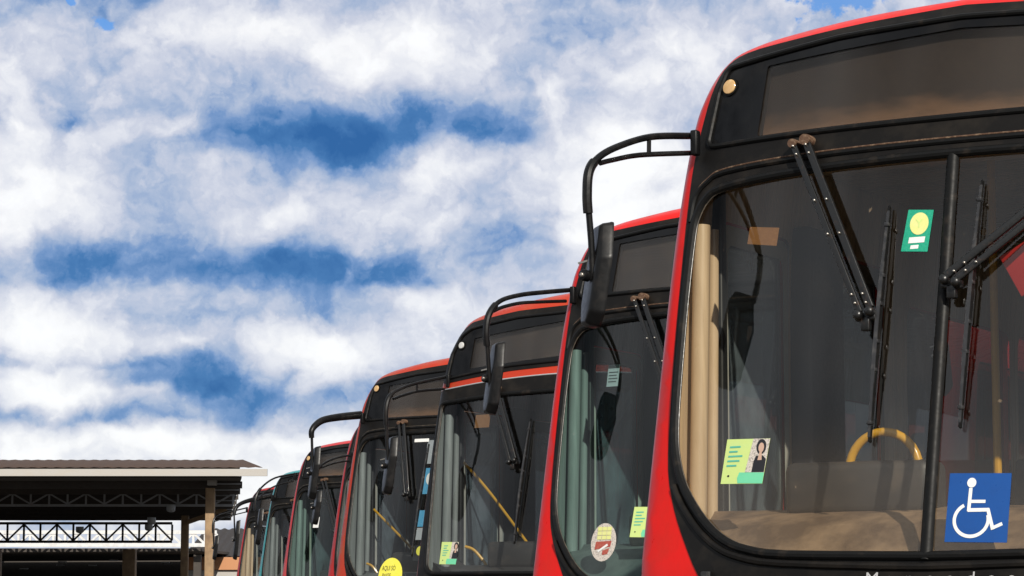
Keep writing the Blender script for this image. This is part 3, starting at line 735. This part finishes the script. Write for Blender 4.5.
    mm.add(vs, [(i * k_ + j, i * k_ + j + 1, (i + 1) * k_ + j + 1, (i + 1) * k_ + j) for i in range(len(b3_) - 1) for j in range(k_ - 1)]); mm.build('centre_bar', 'rubber', root)
    mm = MB(); mm.tube(P3(ws, -.006), .017, 10, True); seal = mm.build('windscreen_seal', 'rubber', root)
    c0 = np.array(ws).mean(0); wsi = [tuple(c0 + (np.array(p) - c0) * np.array([.987, .982])) for p in ws]
    mm = MB(); mm.tube(P3(wsi, -.004), .0028, 6, True); mm.build('seal_highlight', 'rubber_pale', seal)  # thin pale tube stands in for the highlight along the seal
    if style == 'std':                                              # heavy lower lip of the seal
        lowp = [p for p in ws if p[1] < 1.50 - low]; lowp.sort(key=lambda p: p[0])
        c1 = np.array((0, 1.95)); lo = [tuple(np.array(p) + (np.array(p) - c1) / np.linalg.norm(np.array(p) - c1) * .038) for p in lowp]
        mm = MB(); mm.tube(P3(lo, -.006), .014, 8); mm.build('seal_lip', 'black_fascia', seal)
    # ---- interior lining, floor, ceiling
    def lin_patch(side, holes, name, mat, inset=.055):
        zz = np.linspace(.45, 2.9, 16)
        front = [(float(Y([(-(abs(float(xat(z_))) - .07), z_)])[0]) + .03, z_) for z_ in zz]
        outer = front + [(L - .1, z_) for z_ in reversed(zz)]
        V, F = tri(outer, holes, .5)
        q = MB(); q.add([(side * (-xat(v[1]) - inset), v[0], v[1]) for v in V], F); return q.build(name, mat, root)
    sh = [[(x, z_) for x, z_ in h] for h in hl + wl]
    lin_patch(-1, hl + wl, 'side_lining', lining); lin_patch(1, wr, 'side_lining', lining)
    q = MB(); q.box((0, 5.8, .62), (2.28, 9.9, .04)); q.build('floor', 'floor_rubber', root)
    q = MB(); q.box((0, 5.9, 2.88), (2.2, 9.7, .03)); q.box((0, .80, 2.76), (2.24, .5, .03)); q.box((0, 1.05, 2.82), (2.24, .03, .12)); q.build('ceiling', lining, root)
    q = MB(); q.box((0, L - .12, 1.7), (2.28, .05, 2.3)); q.build('rear_bulkhead', 'lining_grey', root)
    for s_ in (-1, 1):
        q = MB(); q.tube([(s_ * 1.115, .50 + .05 * (z_ - 1.3), z_) for z_ in np.linspace(1.0, 2.50, 12)], .034, 18); q.tube([(s_ * 1.13, .66 + .03 * (z_ - 1.3), z_) for z_ in np.linspace(1.0, 2.50, 12)], .022, 12); q.build('pillar_moulding', lining, root)
        q = MB(); q.box((s_ * 1.14, .765, 1.75), (.05, .05, 2.0), bev=.01); q.build('door_gasket', 'frame_dark', root)
    # ---- doors: two leaves with their glass, dark post between
    for i, (a, b_) in enumerate(((.85, 1.49), (1.91, 2.55))):
        xx = -1.19
        q = MB(); V, F = tri(rpoly([(a, .43, .02), (a, 2.55, .05), (b_, 2.55, .05), (b_, .43, .02)], 4, .3), [rpoly([(a + .05, .62, .04), (a + .05, 2.47, .05), (b_ - .05, 2.47, .05), (b_ - .05, .62, .04)], 4, .3)], .4)
        nV = len(V)
        q.add([(xx - .01, v[0], v[1]) for v in V] + [(xx + .025, v[0], v[1]) for v in V], [tuple(f) for f in F] + [tuple(nV + k for k in reversed(f)) for f in F])
        dl = q.build('door_leaf', 'frame_pale' if i == 0 else 'frame_dark', root)
        q = MB(); q.box((xx, (a + b_) / 2, 1.545), (.006, b_ - a - .09, 1.86)); q.build('door_glass', 'glass_door', dl)
    q = MB(); q.box((-1.13, 1.70, 1.62), (.12, .36, 2.0), bev=.02); q.build('door_post', 'ink_black', root)
    for side, hs in ((-1, wl), (1, wr)):
        for h in hs:
            V, F = tri(h, [], .8); q = MB(); q.add([(side * (-xat(v[1]) - .02), v[0], v[1]) for v in V], F); wo = q.build('side_window', 'glass_side', root)
    # ---- dashboard
    dz = 1.36 - (.03 if style != 'std' else 0)
    q = MB(); xs = np.linspace(-1.10, 1.10, 25)
    zf = 1.17 if style == 'std' else 1.25
    secs = []
    for x in xs:
        yf = .21 * (abs(x) / 1.25) ** 2.5 + .035 + .10 * max(0, (abs(x) - .8) / .3)
        ed = max(0, (abs(x) - .86) / .3); zfx = zf + .16 * ed
        secs.append([(x, yf + .02, zfx - .2), (x, yf, zfx), (x, yf + .16, zfx + (dz - zfx) * .75), (x, yf + .30, max(dz, zfx) + .0), (x, .62, max(dz, zfx) + .03), (x, .70, dz - .01), (x, .72, .66)])
    vs = [p for s_ in secs for p in s_]; k_ = 7
    q.add(vs, [(i * k_ + j, i * k_ + j + 1, (i + 1) * k_ + j + 1, (i + 1) * k_ + j) for i in range(len(xs) - 1) for j in range(k_ - 1)])
    da = q.build('dashboard', dash, root, 50)
    q = MB(); q.box((-.45, .56, dz + .10), (.58, .20, .20), bev=.035); q.build('dash_binnacle', 'dash_dark', da)
    q = MB(); q.box((.62, .60, dz + .06), (.55, .24, .18), bev=.05); q.build('instrument_hood', 'dash_dark', da)
    cen = Vector((.60, .80, 1.50)); ax = Vector((0, -.55, .83)).normalized(); u = Vector((1, 0, 0)); w_ = ax.cross(u)
    q = MB(); q.tube([cen + (u * math.cos(t_) + w_ * math.sin(t_)) * .23 for t_ in np.linspace(0, 2 * math.pi, 33)[:-1]], .014, 8, True)
    for t_ in (0.3, 2.84, -1.57): q.tube([cen, cen + (u * math.cos(t_) + w_ * math.sin(t_)) * .22], .012, 6)
    q.tube([cen, cen - ax * .3], .03, 8); q.build('steering_wheel', 'frame_dark', root)
    # driver's seat and two rows of passenger seats
    q = MB(); q.box((.60, 1.45, 1.12), (.48, .46, .12), bev=.04); q.box((.60, 1.68, 1.50), (.46, .10, .66), Matrix.Rotation(R(-10), 3, 'X'), bev=.04); q.box((.60, 1.74, 1.94), (.26, .09, .2), bev=.03); q.box((.6, 1.45, .85), (.2, .2, .44)); q.build('driver_seat', 'seat_cloth', root)
    for (sx_, sy_) in ((-.75, 4.0), (.75, 3.4), (-.75, 5.2), (.75, 4.6)):
        q = MB(); q.box((sx_, sy_, 1.05), (.8, .42, .09), bev=.03); q.box((sx_, sy_ + .24, 1.42), (.8, .07, .72), Matrix.Rotation(R(-8), 3, 'X'), bev=.03); q.box((sx_, sy_, .83), (.5, .1, .4)); q.build('passenger_seat', 'seat_cloth', root)
    q = MB(); q.box((-.10, 2.72, 2.1), (.34, .05, 1.55), bev=.01); q.build('partition_post', 'partition_brown' if key == 1 else 'frame_dark', root)
    q = MB(); q.box((.62, 1.98, 1.25), (1.0, .04, 1.2), bev=.01); q.build('driver_partition', 'partition_brown' if key == 1 else 'frame_dark', root)
    q = MB(); q.tube([(-.30, 1.6, .64), (-.30, 1.6, 2.86)], .017, 10); q.tube([(.14, 2.1, .64), (.14, 2.1, 2.86)], .017, 10); q.build('grab_pole', 'rail_yellow', root)
    for sx_ in (-.55, .55):
        q = MB(); q.tube([(sx_, 2.2, 2.64), (sx_, 9.5, 2.64)], .016, 8); q.tube([(sx_, 3.0, 2.64), (sx_, 3.0, 2.87)], .012, 6); q.tube([(sx_, 6.5, 2.64), (sx_, 6.5, 2.87)], .012, 6); q.build('ceiling_rail', 'rail_yellow', root)
    if rail == 'loop':
        cx_, cz_, rr = -.35, 1.525, .138
        q = MB(); q.tube([(cx_ - rr, .5, 1.34), (cx_ - rr, .5, 1.46)] + [(cx_ - rr * math.cos(t_), .5, cz_ + .14 * math.sin(t_)) for t_ in np.linspace(.05, math.pi - .05, 17)] + [(cx_ + rr, .5, 1.46), (cx_ + rr, .5, 1.34)], .0165, 12); q.build('handrail_loop', 'rail_yellow', root)
    elif rail != 'none':
        for pr in rail:
            q = MB(); q.tube(catmull(pr, 5), .0115, 10); q.build('handrail', 'rail_yellow', root)
    # ---- wipers
    if wiper:
        zb = 2.752 if style == 'std' else 2.665
        sets = [(-.64, -.275, 2.06, -.225, 2.47, -.235, 1.60)]
        if key == 1: sets.append((.78, .045, 2.16, .125, 2.54, .100, 1.64))
        else: sets.append((.64, .30, 2.10, .25, 2.5, .26, 1.62))
        if key == 3: sets[0] = (-.64, -.36, 2.10, -.26, 2.42, -.28, 1.5)
        if key == 4: sets[0] = (-.60, -.40, 2.07, -.24, 2.54, -.27, 1.51)
        for (px_, jx, jz, bx0, bz0, bx1, bz1) in sets:
            def at(x, z_, o): return (x, float(Y([(x, z_)])[0]) - o, z_)
            wr_ = empty('wiper', at(px_, zb, 0)); wr_.parent = root; base = Vector(at(px_, zb, 0))
            def wb(mb_, nm, mt):
                mb_.v = [tuple(Vector(v) - base) for v in mb_.v]; return mb_.build(nm, mt, wr_)
            s_ = 1 if jx > px_ else -1
            q = MB(); q.bar(at(px_, zb, .045), at(jx - .02 * s_, jz + .012, .06), .024, .014, (0, 1, 0), bev=.004); wb(q, 'wiper_arm', 'wiper_black')
            q = MB(); q.bar(at(px_ + .055 * s_, zb + .006, .045), at(jx + .022 * s_, jz + .026, .06), .030, .018, (0, 1, 0), bev=.005); wb(q, 'wiper_arm', 'wiper_black')
            q = MB(); q.disc(at(px_, zb, .03), .018, (0, -1, 0), .06, 14); q.disc(at(px_ + .056 * s_, zb + .008, .03), .022, (0, -1, 0), .07, 14); wb(q, 'wiper_pivot', 'rusty_steel')
            q = MB(); q.disc(at(jx - .022 * s_, jz, .06), .018, (0, -1, .2), .045, 14, .008); q.disc(at(jx + .022 * s_, jz + .012, .06), .018, (0, -1, .2), .045, 14, .008); q.bar(at(jx - .04 * s_, jz - .005, .045), at(jx + .04 * s_, jz + .0, .045), .03, .025, (0, 1, 0), bev=.006); q.box(at(jx, jz - .03, .04), (.035, .03, .05), bev=.006); wb(q, 'wiper_joint', 'wiper_black')
            for fr_ in (() if key > 2 else (.02, .07, .35, .55, .9, .95)):
                for o_ in (0, 1):
                    a_ = Vector(at(px_ + .055 * s_ * o_, zb, .052)); e_ = Vector(at(jx + (.022 if o_ else -.02) * s_, jz + .012, .068))
                    q = MB(); q.disc(a_.lerp(e_, fr_), .0048, (0, -1, .2), .020, 8, .002); wb(q, 'bolt', 'bolt_steel')
            n_ = 14; bl = [at(bx0 + (bx1 - bx0) * t_, bz0 + (bz1 - bz0) * t_, .020) for t_ in np.linspace(0, 1, n_)]
            spine = [at(bx0 + (bx1 - bx0) * t_, bz0 + (bz1 - bz0) * t_, .028 + .022 * math.sin(math.pi * t_)) for t_ in np.linspace(.02, .98, n_)]
            q = MB()
            for i in range(n_ - 1): q.bar(spine[i], spine[i + 1], .014 if 2 < i < 10 else .010, .006, (0, 1, 0))
            for t_ in (.08, .30, .42, .58, .70, .92):
                q.box(at(bx0 + (bx1 - bx0) * t_, bz0 + (bz1 - bz0) * t_, .028 + .01 * math.sin(math.pi * t_)), (.018, .026, .014), bev=.002)
            blo = wb(q, 'wiper_blade', 'wiper_steel')
            q = MB()
            for i in range(n_ - 1): q.bar(bl[i], bl[i + 1], .006, .022, (0, 1, 0))
            q.v = [tuple(Vector(v) - base) for v in q.v]; q.build('blade_rubber', 'rubber', wr_)
    # ---- mirror arm and mirror (both sides; the far one only mirrored)
    am = ARMS[key]
    for side in (1, -1):
        if side == -1 and key != 1 and key != 2: continue
        def F_(p): return (p[0] * side, p[1], p[2])
        q = MB()
        ro = .017 if not thick else .034
        oc = catmull(am['outer'], 6)
        if thick:
            n_ = len(oc); q.tube([F_(p) for p in oc], [ro * (1.15 - .45 * i / n_) for i in range(n_)], 12)
        else:
            q.tube([F_(p) for p in oc], .0125 if key in (3, 8, 5, 7) else .0135, 10)
            # thicker sleeve on the hanging part
            kk = int(len(oc) * .55); q.tube([F_(p) for p in oc[kk:]], .019, 10)
        if 'inner' in am and 'inner' in am: q.tube([F_(p) for p in catmull(am['inner'], 5)], .0105, 8)
        if 'strut' in am: q.tube([F_(p) for p in am['strut']], .009, 8)
        q.tube([F_(p) for p in am['rod']], .0125, 10)
        o0 = am['outer'][0]; q.box(F_((o0[0] + .03, o0[1] - .015, o0[2] - .033)), (.03, .04, .10), bev=.008)
        ao = q.build('mirror_arm', 'mirror_black', root)
        t0, t1 = (Vector(F_(p)) for p in am['mir']); c = (t0 + t1) / 2; H = (t0 - t1).length
        nrm = Vector((.74 * side, .67, 0)).normalized(); tang = Vector((0, 0, 1)).cross(nrm).normalized()
        w2 = .095
        shp = rpoly([(-w2 * .55, -H / 2, .03), (-w2 * .95, -H * .38, .03), (-w2, H * .15, .05), (-w2 * .45, H / 2, .025), (w2 * .75, H / 2, .03), (w2, H * .38, .03), (w2 * .9, -H * .3, .05), (w2 * .45, -H / 2, .03)], 5, .05)
        q = MB(); k_ = len(shp); levels = [(0, 1.0, .03), (.004, 1.0, .0), (-.02, 1.0, 0), (-.042, .93, 0), (-.058, .78, 0), (-.066, .5, 0)]
        vs = []; 
        for li, (dn, sc_, _) in enumerate([(.0, .93, 0), (.006, .985, 0), (-.002, 1.0, 0), (-.010, .975, 0), (-.034, .93, 0), (-.048, .84, 0), (-.052, .70, 0)]):
            for (a_, b_) in shp: vs.append(c + tang * (a_ * sc_) + Vector((0, 0, b_ * (1 - (1 - sc_) * .45))) + nrm * dn + Vector((.05 * side, .02, 0)) * (b_ / H))
        fs = [(i * k_ + j, i * k_ + (j + 1) % k_, (i + 1) * k_ + (j + 1) % k_, (i + 1) * k_ + j) for i in range(6) for j in range(k_)]
        fs.append(tuple(range(k_))[::-1]); fs.append(tuple(6 * k_ + j for j in range(k_)))
        q.add(vs, fs); ho = q.build('mirror_housing', 'mirror_black', ao, 50)
        q = MB(); V, F = tri([(a_ * .88, b_ * .92) for a_, b_ in shp], [], .05); q.add([c + tang * a_ + Vector((0, 0, b_)) + nrm * .0075 + Vector((.05 * side, .02, 0)) * (b_ / H) for a_, b_ in V], F); q.build('mirror_glass', 'mirror_glass', ao)
        q = MB(); bp_ = c - nrm * .055 + Vector((0, -.02, -.005)); q.disc(bp_ + Vector((0, -.01, 0)), .022, (-.3, -1, .1), .03, 16, .004); ob = q.build('mirror_clamp', 'mirror_black', ao)
        q = MB(); q.disc(bp_ + Vector((0, -.028, 0)), .009, (-.3, -1, .1), .016, 10, .004); q.bar(bp_ + Vector((-.02, -.024, .045)), bp_ + Vector((.02, -.024, .052)), .007, .007); q.build('mirror_bolt', 'bolt_steel', ao)
    # ---- lower front: bumper, headlights, latch, grille; wheels
    q = MB(); lo_ = rpoly([(-1.19, .40, .05), (-1.21, .60, .05), (1.21, .60, .05), (1.19, .40, .05)], 4, .08); patch(q, lo_, [], -.02, .03, .1); q.build('bumper', 'black_fascia', root)
    for s_ in (-1, 1):
        hp = rpoly([(s_ * .66, .68, .05), (s_ * .66, .88, .05), (s_ * 1.10, .90, .08), (s_ * 1.12, .70, .05)], 4, .08); q = MB(); patch(q, hp, [], -.012, .012, .1); q.build('headlight', 'lamp_glass', root)
    if key in (1, 2):
        for s_ in (-1, 1):
            q = MB(); x_ = -.87 * s_ * -1
            yv = float(Y([(x_, 1.08)])[0]); q.box((x_, yv - .014, 1.075), (.034, .016, .15), bev=.004); la = q.build('latch', 'frame_dark', root)
            q = MB(); q.box((x_, yv - .024, 1.075), (.016, .008, .12), bev=.002); q.box((x_, yv - .025, 1.14), (.03, .006, .014)); q.build('latch_plate', 'wiper_steel', la)
    for (wx, wy) in ((-1.0, 2.72 + .0), (1.0, 2.72), (-1.0, 8.2), (1.0, 8.2)):
        wh = empty('wheel', (wx, wy, .5)); wh.parent = root; s_ = -1 if wx < 0 else 1
        q = MB()
        pr = [(.28, -.12), (.44, -.13), (.49, -.09), (.50, 0), (.49, .09), (.44, .13), (.28, .12)]
        vs = [(dx * 1.0, math.cos(t_) * rr, math.sin(t_) * rr) for t_ in np.linspace(0, 2 * math.pi, 33)[:-1] for rr, dx in pr]; k_ = 7
        q.add(vs, [(i * k_ + j, i * k_ + j + 1, ((i + 1) % 32) * k_ + j + 1, ((i + 1) % 32) * k_ + j) for i in range(32) for j in range(k_ - 1)]); q.build('tyre', 'tyre_rubber', wh)
        q = MB(); q.disc((s_ * .07, 0, 0), .285, (s_, 0, 0), .08, 28); q.disc((s_ * .12, 0, 0), .10, (s_, 0, 0), .08, 16, .02); q.build('rim', 'rim_steel', wh)
    B.root = root; B.panes = panes; B.fas = fas; B.dash = da
    def sticker(outline, mat, name='sticker', off=-.0015, parent=None, th=.0):
        q = MB(); patch(q, outline, [], .004 + off, th, .05); return q.build(name, mat, parent or panes[0])
    B.sticker = sticker
    def text(txt, x, z_, size, mat, off=-.004, parent=None, wx=1.0, slant=0.0, name='lettering', spacing=None):
        q = MB(); cx_ = x
        items = [txt] if spacing is None else list(txt)
        for it in items:
            if it != ' ':
                vs, fs = text_tris(it)
                pts = [(cx_ + (v[0] * wx + slant * v[1]) * size, z_ + v[1] * size) for v in vs]
                A = P3(pts, .004 + off); q.add(A, fs)
            if spacing: cx_ += spacing
        return q.build(name, mat, parent or panes[0])
    B.text = text
    return B

MATS['mirror_glass'], _n, _b = principled('mirror_glass', (.7, .72, .73), .03, 1.0)

def circ(cx, cz, rx, rz, n=28, a0=0, a1=2 * math.pi):
    return [(cx + rx * math.cos(t), cz + rz * math.sin(t)) for t in np.linspace(a0, a1, n + 1)[:-1]]
def quad(x0, z0, x1, z1, sk=0.0):
    return [(x0, z0), (x1, z0), (x1 + sk, z1), (x0 + sk, z1)]
def densify(p, m=.04): return rpoly([(a, b, 0) for a, b in p], 1, m)

def flyer(B, x, z, w=.19, h=.165, sk=.012, pane=0, yello='lime_paper'):
    """green and lime leaflet with lines of print and a small portrait photo"""
    pr = B.panes[pane]
    f = B.sticker(densify([(x, z), (x + w * .97, z - .005), (x + w * 1.0 + sk, z + h - .004), (x + sk, z + h)]), yello, 'leaflet', -.002, pr)
    def sub(pts, mat, nm, o): return B.sticker(pts, mat, nm, o, f)
    sub(densify([(x + w * .40, z), (x + w * .97, z - .004), (x + w * .99, z + h * .22), (x + w * .42, z + h * .24), (x + w * .38, z + h * .12)]), 'mint_paper', 'green_band', -.003)
    sub(densify([(x + w * .55, z + h * .24), (x + w * .99, z + h * .22), (x + w + sk, z + h - .005), (x + w * .62 + sk, z + h - .002)]), 'photo_pale', 'photo_print', -.0032)
    cx = x + w * .86
    q = MB()
    B.patch(q, [(cx - .030, z + h * .24), (cx + .024, z + h * .23), (cx + .028, z + h * .52), (cx + .014, z + h * .60), (cx - .016, z + h * .60), (cx - .024, z + h * .48)], [], -.0002, 0, .05)
    B.patch(q, circ(cx + .004, z + h * .80, .021, .028), [], -.0002, 0, .05)
    q.build('portrait_dress', 'ink_black', f)
    q = MB(); B.patch(q, circ(cx + .004, z + h * .78, .012, .018), [], -.0006, 0, .05); B.patch(q, [(cx - .008, z + h * .50), (cx + .010, z + h * .50), (cx + .008, z + h * .68), (cx - .002, z + h * .68)], [], -.0006, 0, .05); q.build('portrait_skin', 'skin_print', f)
    q = MB()
    for i in range(5): B.patch(q, quad(x + .020 + .002 * i, z + h * (.38 + .105 * i), x + w * (.34 + .06 * ((i * 7) % 3)), z + h * (.38 + .105 * i) + .0065), [], .0008, 0, .06)
    q.build('print_lines', 'ink_teal', f)
    q = MB(); B.patch(q, circ(x + .032, z + h * .17, .005, .004, 8), [], .0008, 0, .05); q.build('print_mark', 'ink_black', f)
    return f

# bus 1 ---------------------------------------------------------------------
b1 = make_bus(1, (1.43, 9.19), -29.8, 'nearest red bus with a blue wheelchair sign on its windscreen', 'red_paint', 'std', 'glass_brown', 'board_dusty_sunlit', 'lining_beige', 'dash_brown', rail='loop', top=.03)
flyer(b1, -.85, 1.47)
worn('reflection_red', (.34, .012, .01), (.3, .02, .02), .5, 6, .5)
q = MB(); q.box((.33, .42, 2.28), (.34, .012, .17), Matrix.Rotation(R(-28), 3, 'Y'), bev=.004); q.build('red_reflection', 'reflection_red', b1.root)  # red sheet behind the glass, added to imitate a reflection
# green permit sticker with yellow disc
gs = b1.sticker(densify([(-.178, 2.30), (-.075, 2.292), (-.062, 2.448), (-.160, 2.456)]), 'green_vinyl', 'permit_sticker', -.002)
b1.sticker(circ(-.114, 2.40, .036, .042), 'yellow_pale', 'sticker_disc', -.0032, gs)
b1.sticker(densify(quad(-.152, 2.328, -.09, 2.35, .003)), 'white_vinyl', 'sticker_text_band', -.0032, gs)
b1.sticker(densify(quad(-.143, 2.306, -.112, 2.320, .002)), 'white_vinyl', 'sticker_text_band', -.0032, gs)
b1.text('Y', -.128, 2.385, .045, 'lime_paper', -.004, gs, name='sticker_emblem')
# amber label high in the left pane
al = b1.sticker(densify([(-.835, 2.385), (-.70, 2.365), (-.695, 2.435), (-.83, 2.452)]), 'amber_paper', 'amber_label', .006)
# wheelchair sign
bs = b1.sticker(densify([(.062, 1.243), (.285, 1.238), (.288, 1.477), (.066, 1.482)]), 'blue_vinyl', 'access_sign', -.002, b1.panes[1])
def wl_(pts, w, q):
    for a_, c_ in zip(pts[:-1], pts[1:]):
        a_ = np.array(a_); c_ = np.array(c_); d_ = c_ - a_; d_ /= np.linalg.norm(d_); n_ = np.array((-d_[1], d_[0])) * w / 2; e_ = d_ * w * .3
        b1.patch(q, [tuple(a_ - n_ - e_), tuple(c_ - n_ + e_), tuple(c_ + n_ + e_), tuple(a_ + n_ - e_)], [], .0002, 0, .06)
q = MB(); b1.patch(q, circ(.148, 1.447, .0165, .017), [], .0002, 0, .06)
wl_([(.146, 1.425), (.143, 1.352), (.212, 1.352), (.232, 1.287)], .0125, q)
wl_([(.145, 1.382), (.198, 1.381)], .011, q)
wl_([(.232, 1.289), (.262, 1.302)], .0115, q)
arc = [(.154 + .062 * math.cos(t), 1.318 + .058 * math.sin(t)) for t in np.linspace(R(118), R(388), 26)]
q2 = []; 
oo = [(.154 + .067 * math.cos(t), 1.318 + .063 * math.sin(t)) for t in np.linspace(R(118), R(376), 30)]
ii = [(.154 + .055 * math.cos(t), 1.318 + .051 * math.sin(t)) for t in np.linspace(R(376), R(118), 30)]
b1.patch(q, oo + ii, [], .0004, 0, .06)
q.build('wheelchair_symbol', 'white_vinyl', bs)
b1.text('Mercedes-Benz', -.225, 1.098, .062, 'letter_silver', -.012, b1.fas, 1.1, .12, 'lettering', .074)

# bus 2 ---------------------------------------------------------------------
b2 = make_bus(2, (1.063, 14.15), -29.5, 'second red bus, with round printed sticker and lime leaflet low on greenish glass', 'red_paint', 'std', 'glass_green', 'board_dark', 'lining_grey', 'dash_grey', low=.07, top=.03, gap=.035)
flyer(b2, -.53, 1.41, pane=0, yello='lime_paper')
rs = b2.sticker(circ(-.70, 1.385, .085, .105), 'photo_pale', 'round_sticker', -.002)
q = MB()
for i in range(3):
    for j in range(3): b2.patch(q, quad(-.745 + i * .032, 1.40 + j * .024, -.716 + i * .032, 1.421 + j * .024), [], -.0002, 0, .06)
q.build('sticker_blocks', 'yellow_pale', rs)
q = MB(); b2.patch(q, densify([(-.755, 1.345), (-.65, 1.36), (-.645, 1.392), (-.75, 1.388)]), [], -.0002, 0, .06); b2.patch(q, densify([(-.70, 1.315), (-.665, 1.32), (-.655, 1.352), (-.70, 1.34)]), [], -.0002, 0, .06); q.build('sticker_print', 'red_print', rs)
q = MB(); b2.patch(q, densify([(-.735, 1.338), (-.728, 1.330), (-.665, 1.366), (-.672, 1.377)]), [], -.001, 0, .06); q.build('sticker_swipe', 'white_vinyl', rs)
nl = b2.sticker(densify(quad(-.80, 2.26, -.72, 2.385, 0)), 'grey_print', 'notice_label', .004)
q = MB(); b2.patch(q, quad(-.80, 2.365, -.72, 2.385), [], -.0002 + .006, 0, .05)
for i in range(4): b2.patch(q, quad(-.79, 2.285 + i * .018, -.735 + .008 * (i % 2), 2.29 + i * .018), [], .006, 0, .05)
q.build('notice_print', 'frame_dark', nl)

# bus 3 ---------------------------------------------------------------------
b3_ = make_bus(3, (.235, 19.18), -28.6, 'third red bus, thin red strip between its black destination box and windscreen', 'red_paint_orange', 'box', 'glass_grey', 'board_dark', 'lining_grey', 'dash_dark', top=.12, gap=.03,
    rail=[[(-1.10, .75, 2.15), (-.97, .88, 1.95), (-.84, 1.01, 1.72), (-.72, 1.13, 1.5)], [(-1.0, .6, 1.50), (-.93, .62, 1.47), (-.84, .64, 1.36), (-.82, .64, 1.28)]])
flyer(b3_, -.965, 1.36, .17, .165, 0.0)
al = b3_.sticker(densify(quad(-.80, 2.38, -.66, 2.48)), 'amber_paper', 'amber_label', .03)

# bus 4 ---------------------------------------------------------------------
b4 = make_bus(4, (-.70, 23.95), -29.0, 'fourth red bus, with a yellow oval sticker low and blue posters by the glass', 'red_paint_orange', 'std', 'glass_grey', 'board_dusty_sunlit', 'lining_grey', 'dash_grey', thick=True, top=.09, gap=.04,
    rail=[[(-1.02, .6, 1.97), (-.85, .8, 1.72), (-.72, 1.0, 1.5)], [(-1.06, .55, 1.46), (-1.0, .56, 1.43), (-.93, .58, 1.33)]])
ye = b4.sticker(circ(-.50, 1.34, .135, .16), 'yellow_paper', 'oval_sticker', -.002)
b4.text('AQUI SÓ', -.60, 1.385, .062, 'ink_black', -.004, ye, .62, 0, 'sticker_text')
b4.text('PASSE', -.59, 1.315, .062, 'ink_black', -.004, ye, .62, 0, 'sticker_text')
for (z_, h_, mt_) in ((2.36, .22, 'grey_print'), (2.08, .24, 'skyblue_print'), (1.78, .15, 'skyblue_print'), (1.66, .11, 'grey_print'), (1.47, .14, 'frame_dark')):
    po = b4.sticker(densify(quad(-.285 , z_, -.03, z_ + h_, 0)), mt_, 'poster', .02)
    if z_ in (2.08,): b4.sticker(circ(-.20, z_ + .14, .05, .06), 'white_vinyl', 'poster_emblem', .018, po)
b4.sticker(circ(-.22, 1.56, .035, .042), 'yellow_paper', 'yellow_dot', .016)
b4.sticker(densify(quad(-.20, 1.21, -.03, 1.40, .0)), 'blue_vinyl', 'poster', .02)
b4.sticker(densify(quad(-.42, 2.565, -.26, 2.595)), 'white_vinyl', 'white_label', -.002)
b4.sticker(densify([(-1.085, 1.42), (-1.02, 1.44), (-1.03, 1.53), (-1.07, 1.58)]), 'white_vinyl', 'corner_label', -.002)

# bus behind the fourth, nearly hidden ----------------------------------------
b8 = make_bus(8, (-1.16, 29.3), -29.5, 'dull red bus nearly hidden behind fourth bus, only its thin corner edge showing', 'red_paint_dull', 'std', 'glass_grey', 'board_dusty_sunlit', 'lining_grey', 'dash_grey', top=.05)
# the far buses -----------------------------------------------------------------
b5 = make_bus(5, (-2.15, 34.6), -29.85, 'faded pinkish red bus, right of bus with the turquoise roof', 'red_paint_pink', 'std', 'glass_green', 'board_dusty_sunlit', 'lining_grey', 'dash_grey', top=.05)
b5.sticker(densify(quad(-.72, 2.12, -.62, 2.26)), 'white_vinyl', 'white_label', -.002)
b6 = make_bus(6, (-3.087, 41.01), -29.9, 'bus with a turquoise roof between two red buses near the far end', 'teal_paint', 'std', 'glass_grey', 'board_dark', 'lining_grey', 'dash_grey', thick=True, top=.03)
b7 = make_bus(7, (-4.0, 46.4), -29.9, 'farthest red bus at the far end of the row beside the shed', 'red_paint_dull', 'std', 'glass_grey', 'board_dark', 'lining_beige', 'dash_grey')
